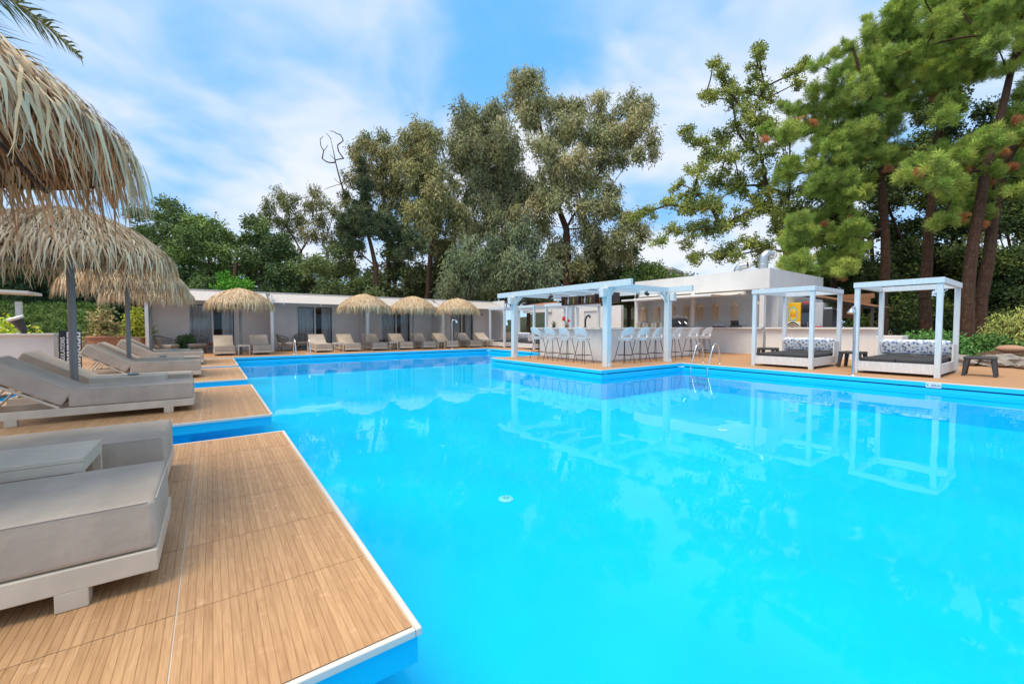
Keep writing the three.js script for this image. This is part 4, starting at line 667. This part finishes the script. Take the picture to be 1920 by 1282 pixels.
tree('dead_tree', 'bare grey dead tree with forked leafless twigs', { depth: 37, bark: M.barkGrey, trunk: [[668, 470, 0.12], [655, 400, 0.09], [640, 345, 0.07], [628, 300, 0.045], [620, 262, 0.02]], from: 1, spread: 0.3, tint: EUC, blobs: eu([[110, 440, 5], [140, 410, 5], [175, 400, 5], [215, 420, 5], [120, 540, 5], [200, 470, 5], [150, 470, 5], [230, 540, 5], [180, 640, 5], [130, 700, 5], [125, 425, 3], [158, 398, 3], [192, 412, 3], [228, 450, 3], [165, 440, 3], [205, 505, 3], [240, 590, 3], [150, 560, 3], [128, 500, 3], [215, 600, 3], [112, 470, 3], [185, 560, 3], [160, 520, 3], [250, 640, 3]]) });
const DK = [[0.07, 0.105, 0.038], [0.09, 0.13, 0.045], [0.055, 0.085, 0.034], [0.115, 0.155, 0.05]];
const MID = [[0.11, 0.16, 0.048], [0.14, 0.19, 0.055], [0.08, 0.125, 0.04]];
const bt = (label, depth, base, blobs, tint, o = {}) => tree('broadleaf_tree', label, { depth, trunk: [[base, 575, 0.2], [base, 520, 0.15], [base + 4, 470, 0.1]], from: 1, spread: 1.3, leaf: 'broad', density: 105, size: 1.35, tint, blobs, ...o });
bt('loose light green tree above the first bungalow roof', 31, 318, [[310, 385, 18], [330, 398, 18], [296, 405, 18], [345, 420, 18], [320, 430, 24], [300, 450, 24], [350, 450, 20], [325, 475, 24], [285, 480, 22], [300, 520, 26], [270, 440, 20], [255, 400, 18], [240, 450, 24], [250, 500, 26]], [[0.085, 0.12, 0.045], [0.07, 0.105, 0.04], [0.11, 0.15, 0.05]], { density: 75 });
bt('dense mid green tree with a sloping crown behind the first bungalow', 30, 390, [[360, 412, 14], [376, 422, 20], [400, 432, 22], [424, 447, 16], [440, 462, 12], [352, 440, 22], [380, 460, 28], [414, 474, 24], [342, 480, 24], [362, 510, 28], [400, 510, 28], [430, 500, 18], [342, 542, 24], [386, 540, 24], [424, 532, 22]], MID);
bt('dark green tree with a small upright tip behind the first bungalow roof', 30.5, 490, [[465, 415, 12], [480, 425, 16], [460, 450, 16], [490, 450, 22], [520, 455, 22], [470, 480, 22], [505, 485, 26], [540, 480, 22], [480, 515, 26], [520, 520, 26], [560, 510, 26], [460, 540, 20], [500, 545, 20], [550, 545, 22], [450, 505, 16]], DK);
bt('olive tree crown with reddish twigs and sky gaps behind the bungalows', 33, 560, [[525, 365, 17], [508, 388, 17], [540, 385, 17], [555, 375, 11], [590, 360, 14], [585, 385, 17], [604, 380, 14], [560, 410, 20], [530, 415, 18], [600, 415, 20], [624, 400, 16], [580, 440, 20], [610, 450, 18], [550, 440, 18], [500, 410, 15], [640, 430, 16], [630, 470, 18]], [[0.12, 0.13, 0.05], [0.10, 0.115, 0.045], [0.14, 0.13, 0.055]], { density: 62, leaf: 'willow', size: 1.2 });
bt('dark bushy tree filling the gap behind the second bungalow', 30, 610, [[590, 500, 24], [620, 510, 26], [650, 500, 24], [580, 540, 24], [615, 545, 26], [650, 540, 26], [680, 530, 22], [640, 470, 20], [665, 560, 20], [700, 560, 18]], [[0.08, 0.105, 0.04], [0.105, 0.13, 0.045]]);
bt('bright green climbing shrub over the first bungalow roof', 28.6, 440, [[425, 525, 11], [440, 530, 13], [455, 535, 11], [432, 542, 11], [448, 545, 10], [415, 540, 9]], [[0.07, 0.19, 0.02], [0.09, 0.22, 0.03]], { density: 150, spread: 0.4 });
tree('eucalyptus_tree', 'low weeping eucalyptus standing close behind the third bungalow', { depth: 29.5, trunk: [[880, 575, 0.16], [880, 520, 0.12], [885, 460, 0.06]], from: 1, spread: 1.0, leaf: 'willow', density: 75, size: 1.35, weep: 1.1, tint: [[0.10, 0.125, 0.065], [0.085, 0.105, 0.055], [0.12, 0.14, 0.07]], blobs: eu([[870, 950, 70], [820, 1050, 80], [900, 1060, 80], [980, 1010, 70], [790, 1150, 70], [880, 1170, 80], [960, 1150, 75], [1010, 1100, 55], [760, 1200, 60]]) });
tree('eucalyptus_tree', 'second weeping eucalyptus with pale drooping sprays near the pergola', { depth: 29.5, trunk: [[990, 575, 0.16], [990, 520, 0.12], [1000, 450, 0.06]], from: 1, spread: 1.0, leaf: 'willow', density: 75, size: 1.35, weep: 1.2, tint: [[0.11, 0.13, 0.07], [0.09, 0.11, 0.058], [0.13, 0.15, 0.08]], blobs: eu([[1130, 900, 70], [1180, 980, 80], [1120, 1050, 75], [1210, 1080, 80], [1280, 1100, 75], [1170, 1150, 75], [1260, 1170, 65], [1080, 1120, 60]]) });
[[740, 'behind the second bungalow', 520], [835, 'between the weeping trees', 515], [940, 'below the middle eucalyptus', 520], [1040, 'under the tallest eucalyptus', 525], [1120, 'right of the tallest eucalyptus', 520], [1180, 'at the bar roof', 530]].forEach(([px, where, py], k) => bt('dark understorey tree ' + where, 36 + (k % 2), px, [[px - 34, py, 26], [px, py - 16, 28], [px + 34, py, 26], [px - 20, py + 30, 26], [px + 20, py + 30, 26], [px - 40, py + 36, 20], [px + 42, py + 34, 20], [px, py - 50, 22]], [[0.065, 0.085, 0.034], [0.085, 0.105, 0.04]], { density: 75, size: 1.6, group: 'dark understorey trees' }));
// right side
bt('rounded green bush behind the bar roof', 33, 1225, [[1195, 515, 14], [1215, 505, 15], [1235, 512, 16], [1255, 518, 14], [1210, 530, 16], [1240, 532, 16], [1180, 528, 14], [1270, 530, 12], [1290, 525, 12]], MID, { spread: 0.6, trunk: [[1225, 575, 0.15], [1225, 545, 0.1], [1228, 522, 0.05]] });
const FIG = [[0.19, 0.215, 0.05], [0.15, 0.18, 0.045], [0.22, 0.235, 0.06], [0.12, 0.145, 0.04]];
tree('ficus_tree', 'spreading ficus with leafy shoots pointing out behind the bar building', { depth: 26, bark: M.barkGrey, trunk: [[1500, 560, 0.24], [1475, 470, 0.2], [1450, 400, 0.14, -0.5], [1430, 300, 0.08, -0.8], [1415, 220, 0.03]], from: 1, spread: 1.3, leaf: 'broad', density: 105, size: 1.0, fill: 1, tint: FIG,
  blobs: ri([[605, 215, 14], [600, 255, 17], [590, 300, 19], [590, 360, 22], [570, 420, 30], [630, 400, 20], [620, 460, 26], [385, 300, 14], [415, 335, 19], [440, 375, 24], [455, 420, 30], [350, 440, 18], [385, 455, 24], [480, 470, 35], [530, 510, 40], [770, 330, 20], [800, 290, 13], [800, 370, 22], [600, 560, 50], [500, 600, 42], [430, 620, 40], [265, 605, 14], [295, 635, 20], [330, 660, 26], [365, 705, 34], [450, 720, 50], [560, 680, 50], [640, 700, 50], [330, 780, 35], [225, 855, 22], [300, 880, 42], [420, 850, 50], [520, 860, 50], [180, 945, 30], [110, 970, 24], [50, 985, 18], [15, 1000, 14], [260, 960, 42], [380, 960, 50], [200, 1060, 34], [300, 1060, 50], [420, 1050, 50], [150, 1110, 22], [520, 1000, 50], [620, 950, 50], [640, 860, 50], [740, 760, 50], [740, 900, 50], [700, 1050, 55], [560, 1120, 55], [420, 1180, 40], [320, 1180, 32], [620, 1150, 45], [760, 1180, 50]]) });
const PN = [[0.16, 0.22, 0.045], [0.195, 0.25, 0.05], [0.125, 0.18, 0.038], [0.235, 0.285, 0.065]];
const pineA = ri([[960, 250, 36], [1010, 225, 36], [1095, 90, 26], [1110, 140, 38], [1130, 190, 52], [1225, 30, 26], [1235, 80, 45], [1300, 70, 55], [1210, 160, 62], [1300, 170, 78], [1400, 160, 78], [880, 300, 34], [960, 340, 52], [1060, 290, 60], [1150, 280, 70], [1250, 290, 78], [1350, 300, 78], [860, 420, 42], [950, 430, 52], [1060, 400, 70], [1170, 400, 78], [1280, 400, 78], [700, 490, 30], [760, 520, 50], [860, 520, 60], [960, 530, 62], [1060, 520, 70], [1170, 510, 70], [1260, 500, 60], [640, 610, 42], [740, 610, 50], [850, 600, 60], [980, 620, 60], [1090, 620, 68], [1190, 600, 60], [880, 700, 50], [960, 720, 52], [1060, 720, 52], [1000, 830, 52], [900, 830, 50], [1100, 830, 50], [850, 880, 42], [960, 930, 50], [1060, 900, 50], [880, 1000, 42], [760, 1100, 42], [860, 1110, 50], [960, 1090, 50], [1040, 1060, 50], [800, 1200, 42], [900, 1200, 50], [1000, 1190, 50], [1060, 1150, 42]]);
const pineB = ri([[1400, 40, 60], [1500, 60, 70], [1600, 60, 70], [1500, 180, 78], [1600, 180, 78], [1450, 300, 78], [1560, 300, 70], [1400, 390, 70], [1500, 380, 60], [1400, -60, 60], [1520, -60, 70], [1640, -70, 70], [1640, 320, 50]]);
const pineC = ri([[1700, 60, 70], [1780, 100, 60], [1690, 200, 60], [1790, 280, 55], [1330, 760, 42], [1430, 760, 42], [1280, 820, 42], [1380, 820, 42], [1480, 800, 36], [1600, 880, 40], [1760, -60, 70], [1850, 0, 70], [1860, 180, 70], [1840, 420, 50], [1780, 520, 40]]);
const pineD = ri([[1700, 800, 45], [1790, 740, 50], [1800, 880, 40], [1850, 620, 50], [1920, 300, 70], [1950, 120, 80], [1900, 780, 60]]);
for (let i = 0; i < 40; i++) { const y = rr(-20, 300); (i % 3 ? pineB : pineC).push([rr(1690 - 0.5 * y, 1930), y, rr(18, 30)]); }
for (let i = 0; i < 22; i++) pineA.push([rr(1470, 1660), rr(230, 520), rr(17, 26)]);
for (let i = 0; i < 14; i++) pineD.push([rr(1760, 1930), rr(200, 420), rr(17, 26)]);
const pine = (label, depth, trunk, blobs, ground) => { const t = tree('pine_tree', label, { depth, bark: M.barkRed, trunk, from: 2, spread: 1.1, leaf: 'pine', density: 225, size: 1.15, flat: 0.85, tint: PN, blobs, ground });
  const br = []; for (const [px, py, r] of blobs) if (rnd() < 0.22 && py > 150) br.push([px + rr(-10, 10), py + r * 0.8]); const org = t.position; const spots = br.flatMap(([px, py]) => { const c = at(px, py, depth - 0.3).sub(org); return Array.from({ length: 16 }, () => [c.clone().add(dirAround(-1, 1).multiplyScalar(rr(0, 0.22))), 0.8, [0.30, 0.14, 0.06]]); }); if (spots.length) crown(t, 'pine', spots, [[0.3, 0.14, 0.06]], 'dry_needles'); };
pine('big bright green pine leaning over the bar building with a reddish trunk', 21.5, [[1655, 660, 0.24], [1656, 560, 0.22], [1660, 430, 0.19], [1650, 300, 0.15, -0.5], [1630, 180, 0.1, -1], [1600, 90, 0.05, -1]], pineA, 0.15);
pine('tall pine with a straight dark trunk behind the larger day bed', 21, [[1737, 665, 0.26], [1735, 560, 0.24], [1742, 430, 0.21], [1755, 280, 0.16], [1780, 120, 0.1], [1790, 20, 0.05]], pineB, 0.15);
pine('slanting pine with a grey brown trunk behind the charcoal table', 18.2, [[1812, 690, 0.25], [1815, 560, 0.23], [1828, 440, 0.2], [1848, 320, 0.17], [1895, 140, 0.12], [1915, 40, 0.06]], pineC, 0.1);
pine('slanting pine beside its twin trunk at the garden bed', 18.6, [[1832, 695, 0.25], [1840, 560, 0.23], [1860, 430, 0.2], [1880, 320, 0.17], [1915, 250, 0.13], [1950, 120, 0.06]], pineD, 0.1);
// shaded broadleaf trees beyond the pines, sky showing between the leaves
[[1560, 30, 'behind the lean-to roof'], [1640, 31, 'behind the reddish pine trunk'], [1720, 29, 'behind the tall straight pine'], [1800, 30, 'behind the slanting pines'], [1880, 28, 'with a leaning trunk past the garden bed'], [1960, 29, 'at the far end of the garden']].forEach(([px, dep, where], k) => {
  const b = []; for (let i = 0; i < 14; i++) b.push([px + rr(-55, 55), rr(500, 625), rr(18, 30)]); for (let i = 0; i < (k > 1 ? 34 : 24); i++) b.push([px + rr(-60, 60), rr(k > 1 ? 180 : 300, 610), rr(18, 32)]);
  tree('broadleaf_tree', 'shaded dark broadleaf tree ' + where, { depth: dep, trunk: k === 4 ? [[1905, 660, 0.2], [1870, 590, 0.18], [1830, 520, 0.15], [1800, 450, 0.1]] : [[px, 650, 0.2], [px + 5, 560, 0.16], [px - 5, 450, 0.12]], from: 1, spread: 2.2, leaf: 'broad', density: 62, size: 1.5, tint: k % 2 ? [[0.05, 0.075, 0.022], [0.07, 0.10, 0.03], [0.035, 0.055, 0.02]] : [[0.06, 0.085, 0.025], [0.10, 0.13, 0.03], [0.04, 0.06, 0.02]], blobs: b, group: 'shaded trees beyond the pines' });
});
// garden bed behind the day beds
{
  const g = new THREE.PlaneGeometry(14, 16, 60, 60); g.rotateX(-Math.PI / 2); const p = g.attributes.position; for (let i = 0; i < p.count; i++) { const x = p.getX(i), z = p.getZ(i), e = smooth(-6.9, -4.6, x); p.setY(i, -0.03 + e * (0.42 + 0.16 * n2(x * 0.6, z * 0.6) + 0.06 * n2(x * 2.3, z * 2.3))); } g.computeVertexNormals(); metreUV(g); structure(mesh('garden_bed', g, M.earth, scene, [24.6, 0, 4.4]));
  const rock = (p, s, m, label, sq = 0.6) => { const q = new THREE.IcosahedronGeometry(1, 3), a = q.attributes.position; for (let i = 0; i < a.count; i++) { const v = V(a.getX(i), a.getY(i), a.getZ(i)), k = 1 + 0.28 * n3(v.x * 1.3 + p[0], v.y * 1.3, v.z * 1.3 + p[2]) + 0.07 * n3(v.x * 5, v.y * 5, v.z * 5); a.setXYZ(i, v.x * k * s, v.y * k * s * sq, v.z * k * s * 1.3); } q.computeVertexNormals(); metreUV(q); tag(mesh('rock', q, m, scene, p), label, 'rock', 'edging rocks of the garden bed'); };
  const stone = std([0.34, 0.31, 0.28], 0.9, { map: T.plaster, bumpMap: T.barkBump, bumpScale: 0.02 });
  [[18.3, 0.12, -2.2], [18.4, 0.14, -1.4], [18.2, 0.12, -0.6], [18.5, 0.2, 0.1], [18.3, 0.12, 0.9]].forEach((q, i) => rock(q, 0.3 + 0.08 * (i % 3), stone, 'rough grey rock edging the garden bed'));
  tag((() => { const q = new THREE.IcosahedronGeometry(0.22, 2); q.scale(1, 0.55, 1.4); return mesh('rock', q, std([0.45, 0.25, 0.16], 0.9, { map: T.plaster }), scene, [19.0, 0.5, -1.3]); })(), 'smooth orange stone lying on the garden bed', 'rock');
  const bush = (p, r, h, tint, label, kind = 'broad', n = 260) => { const o = thing('garden_shrub', label, 'shrub', p); const sp = []; for (let i = 0; i < n; i++) { const v = dirAround(0, 1).multiplyScalar(Math.pow(rnd(), 0.4)); sp.push([V(v.x * r, v.y * h, v.z * r), rr(0.7, 1.1), null]); } crown(o, kind, sp, tint, 'foliage'); mesh('stem', Array.from({ length: 6 }, () => rod([rr(-0.1, 0.1), 0, rr(-0.1, 0.1)], [rr(-0.7, 0.7) * r, h * 0.7, rr(-0.7, 0.7) * r], 0.015, 0.006, 5)), M.bark, o); return o; };
  bush([19.6, 0.15, -3.0], 1.0, 0.75, [[0.05, 0.12, 0.03], [0.07, 0.15, 0.04]], 'lush dark green shrub behind the larger day bed', 'broad', 420);
  bush([20.6, 0.3, -1.9], 0.6, 0.5, [[0.06, 0.12, 0.03]], 'small green shrub between the pine trunks');
  bush([20.2, 0.3, -0.3], 0.8, 0.6, [[0.07, 0.15, 0.035], [0.05, 0.11, 0.03]], 'leafy green shrub at the foot of the flower spikes', 'broad', 360);
  bush([22.8, 0.35, -1.4], 0.9, 1.3, [[0.16, 0.19, 0.05], [0.2, 0.2, 0.06]], 'tall yellow green grassy shrub past the pine trunks', 'willow', 300);
  bush([-4.4, 0, -16.2], 0.9, 1.25, [[0.30, 0.32, 0.02], [0.22, 0.27, 0.03], [0.36, 0.36, 0.04]], 'yellow leaved shrub behind the low pale wall', 'broad', 150);
  bush([-3.0, 0.72, -20.0], 0.42, 1.15, [[0.14, 0.14, 0.05], [0.28, 0.22, 0.10]], 'sparse twisted shrub growing from the large terracotta pot', 'broad', 40);
  bush([-2.5, 0.68, -22.9], 0.45, 1.3, [[0.24, 0.24, 0.03], [0.17, 0.2, 0.03]], 'yellow green shrub growing from the smaller terracotta pot', 'broad', 130);
  bush([-0.95, 0.0, -23.15], 0.25, 0.75, [[0.04, 0.09, 0.03]], 'small dark porch plant behind a rattan chair', 'broad', 60);
  for (let k = 0; k < 4; k++) { const o = thing('acanthus_spike', 'tall white flower spike rising from the garden bed', 'flower', [20.0 + rr(-0.3, 0.3), 0.35, -0.35 + k * 0.16], 0, 'white flower spikes in the garden bed'); mesh('stalk', rod([0, 0, 0], [0.03, 1.15, 0], 0.012, 0.006), std([0.1, 0.16, 0.05]), o); const f = []; for (let i = 0; i < 36; i++) { const a = i * 2.4, y = 0.5 + i * 0.017; f.push(new THREE.IcosahedronGeometry(0.03, 0).scale(1, 0.6, 1).translate(Math.cos(a) * 0.045, y, Math.sin(a) * 0.045)); } mesh('florets', f, std([0.62, 0.6, 0.62], 0.8), o); }
  // hedge and dark conifers at the left edge
  const hedge = (label, px, depth, w, y0, y1, kind, tint, n) => { const c = at(px, 640, depth), o = thing('hedge_tree', label, 'tree', [c.x, 0, c.z]); const sp = []; for (let i = 0; i < n; i++) sp.push([V(gauss() * w, rr(y0, y1), gauss() * 1.0), rr(0.9, 1.4), null]); crown(o, kind, sp, tint); mesh('trunk', rod([0, 0, 0], [0.1, y1 * 0.8, 0], 0.14, 0.05), M.bark, o); };
  hedge('dark cedar filling the space behind the terracotta pots', 190, 27, 2.6, 0.0, 5.2, 'scale', [[0.022, 0.045, 0.022], [0.03, 0.06, 0.025]], 5200);
  hedge('dark evergreen at the left end of the bungalow row', 255, 30, 1.6, 0.0, 5.4, 'scale', [[0.02, 0.04, 0.02], [0.03, 0.05, 0.022]], 2600);
  hedge('broad green tree behind the parasols and the garden shelter', 60, 27, 3.2, 1.8, 6.4, 'broad', [[0.07, 0.11, 0.03], [0.05, 0.085, 0.025], [0.10, 0.14, 0.035]], 5200);
  const tufts = []; for (let i = 0; i < 2600; i++) { const x = rr(-8.8, 8.8), z = rr(-7.8, 0); tufts.push([V(x, 2.2 * smooth(-1, -8, z) + 0.02, z), rr(0.7, 1.2), null]); }
  const slope = new THREE.PlaneGeometry(18, 16, 30, 30); slope.rotateX(-Math.PI / 2); { const q = slope.attributes.position; for (let i = 0; i < q.count; i++) q.setY(i, -0.05 + 2.2 * smooth(-1, -8, q.getZ(i)) + 0.12 * n2(q.getX(i) * 0.8, q.getZ(i) * 0.8)); } slope.computeVertexNormals(); metreUV(slope); structure(mesh('grass_slope', slope, M.grass, scene, [-13.2, 0, -22]));
  { const o = new THREE.Group(); o.name = numbered('grass'); o.position.set(-13.2, 0, -22); o.userData = { kind: 'stuff', label: 'rough grass growing on the bank behind the low wall', category: 'grass' }; scene.add(o); crown(o, 'scale', tufts, [[0.06, 0.10, 0.022], [0.08, 0.12, 0.03]], 'blades'); }
}
// palm behind the first parasol
{
  const o = thing('palm_tree', 'green palm with arching fronds behind the first thatched parasol', 'palm', [-3.3, 0.45, -7.3]);
  mesh('trunk', tube([[0, -0.5, 0], [0.05, 2, 0], [0, 4.1, 0.05]], 0.17, 12, 24), M.bark, o);
  for (let k = 0; k < 20; k++) {
    const a = k * 2.39996 + 0.3, up = 0.25 + 0.9 * ((k * 7) % 20) / 20, L = 2.35, pts = []; for (let i = 0; i <= 8; i++) { const t = i / 8; pts.push(V(Math.cos(a) * L * t * (0.98 - 0.1 * t), 4.1 + L * (up * t - (0.55 + 0.35 * up) * t * t), Math.sin(a) * L * t * (0.98 - 0.1 * t))); }
    const c = new THREE.CatmullRomCurve3(pts), pos = []; for (let i = 4; i < 64; i++) for (const s of [-1, 1]) { const t = i / 64, p = c.getPoint(t), tg = c.getTangent(t), sd = new THREE.Vector3().crossVectors(tg, V(0, 1, 0)).normalize().multiplyScalar(s), l = 0.52 * Math.sin(Math.PI * Math.min(0.97, 0.18 + t * 0.8)) + 0.08, d = sd.clone().multiplyScalar(0.75).add(tg.clone().multiplyScalar(0.6)).add(V(0, rr(-0.35, 0.25), 0)).normalize(), w = tg.clone().multiplyScalar(0.011), m = p.clone().addScaledVector(d, l * 0.5).add(V(0, 0.02, 0)), e = p.clone().addScaledVector(d, l).add(V(0, -0.08 * l, 0)); pos.push(...p.clone().add(w).toArray(), ...p.clone().sub(w).toArray(), ...m.clone().add(w).toArray(), ...m.clone().add(w).toArray(), ...p.clone().sub(w).toArray(), ...m.clone().sub(w).toArray(), ...m.clone().add(w).toArray(), ...m.clone().sub(w).toArray(), ...e.toArray()); }
    const g = new THREE.BufferGeometry(); g.setAttribute('position', new THREE.Float32BufferAttribute(pos, 3)); g.computeVertexNormals();
    const fr = mesh('frond', g, std([0.15, 0.19, 0.055], 0.6, { side: THREE.DoubleSide }), o); mesh('midrib', new THREE.TubeGeometry(c, 14, 0.014, 5), std([0.22, 0.22, 0.08], 0.7), fr);
  }
}
// far hill with a pale house
{
  const g = new THREE.SphereGeometry(1, 48, 24, 0, Math.PI * 2, 0, Math.PI / 2), p = g.attributes.position; for (let i = 0; i < p.count; i++) { const k = 1 + 0.12 * fbm3(p.getX(i) * 3, p.getY(i) * 3, p.getZ(i) * 3, 4); p.setXYZ(i, p.getX(i) * 60 * k, p.getY(i) * 15 * k, p.getZ(i) * 36 * k); } g.computeVertexNormals(); metreUV(g); const c = at(1250, 612, 130);
  structure(mesh('far_hill', g, std([0.075, 0.10, 0.045], 0.95, { bumpMap: T.barkBump, bumpScale: 0.4 }), scene, [c.x, -4, c.z]));
  const h = at(1242, 512, 62), o = thing('far_house', 'pale flat roofed house on the hill beyond the trees', 'house', [h.x, 0, h.z], 0.3); mesh('wall', bx(-2.6, 2.6, 0, h.y, -2, 2), M.white, o); mesh('roof', bx(-2.9, 2.9, h.y + 0.001, h.y + 0.35, -2.3, 2.3), M.roofBoard, o); for (const x of [-1.5, 0.2, 1.7]) mesh('window', bx(x - 0.4, x + 0.4, h.y - 1.5, h.y - 0.5, 2.001, 2.03), M.room, o);
}
scene.traverse((m) => { if (m.isMesh) { m.castShadow = m.receiveShadow = true; } });
renderer.render(scene, camera);
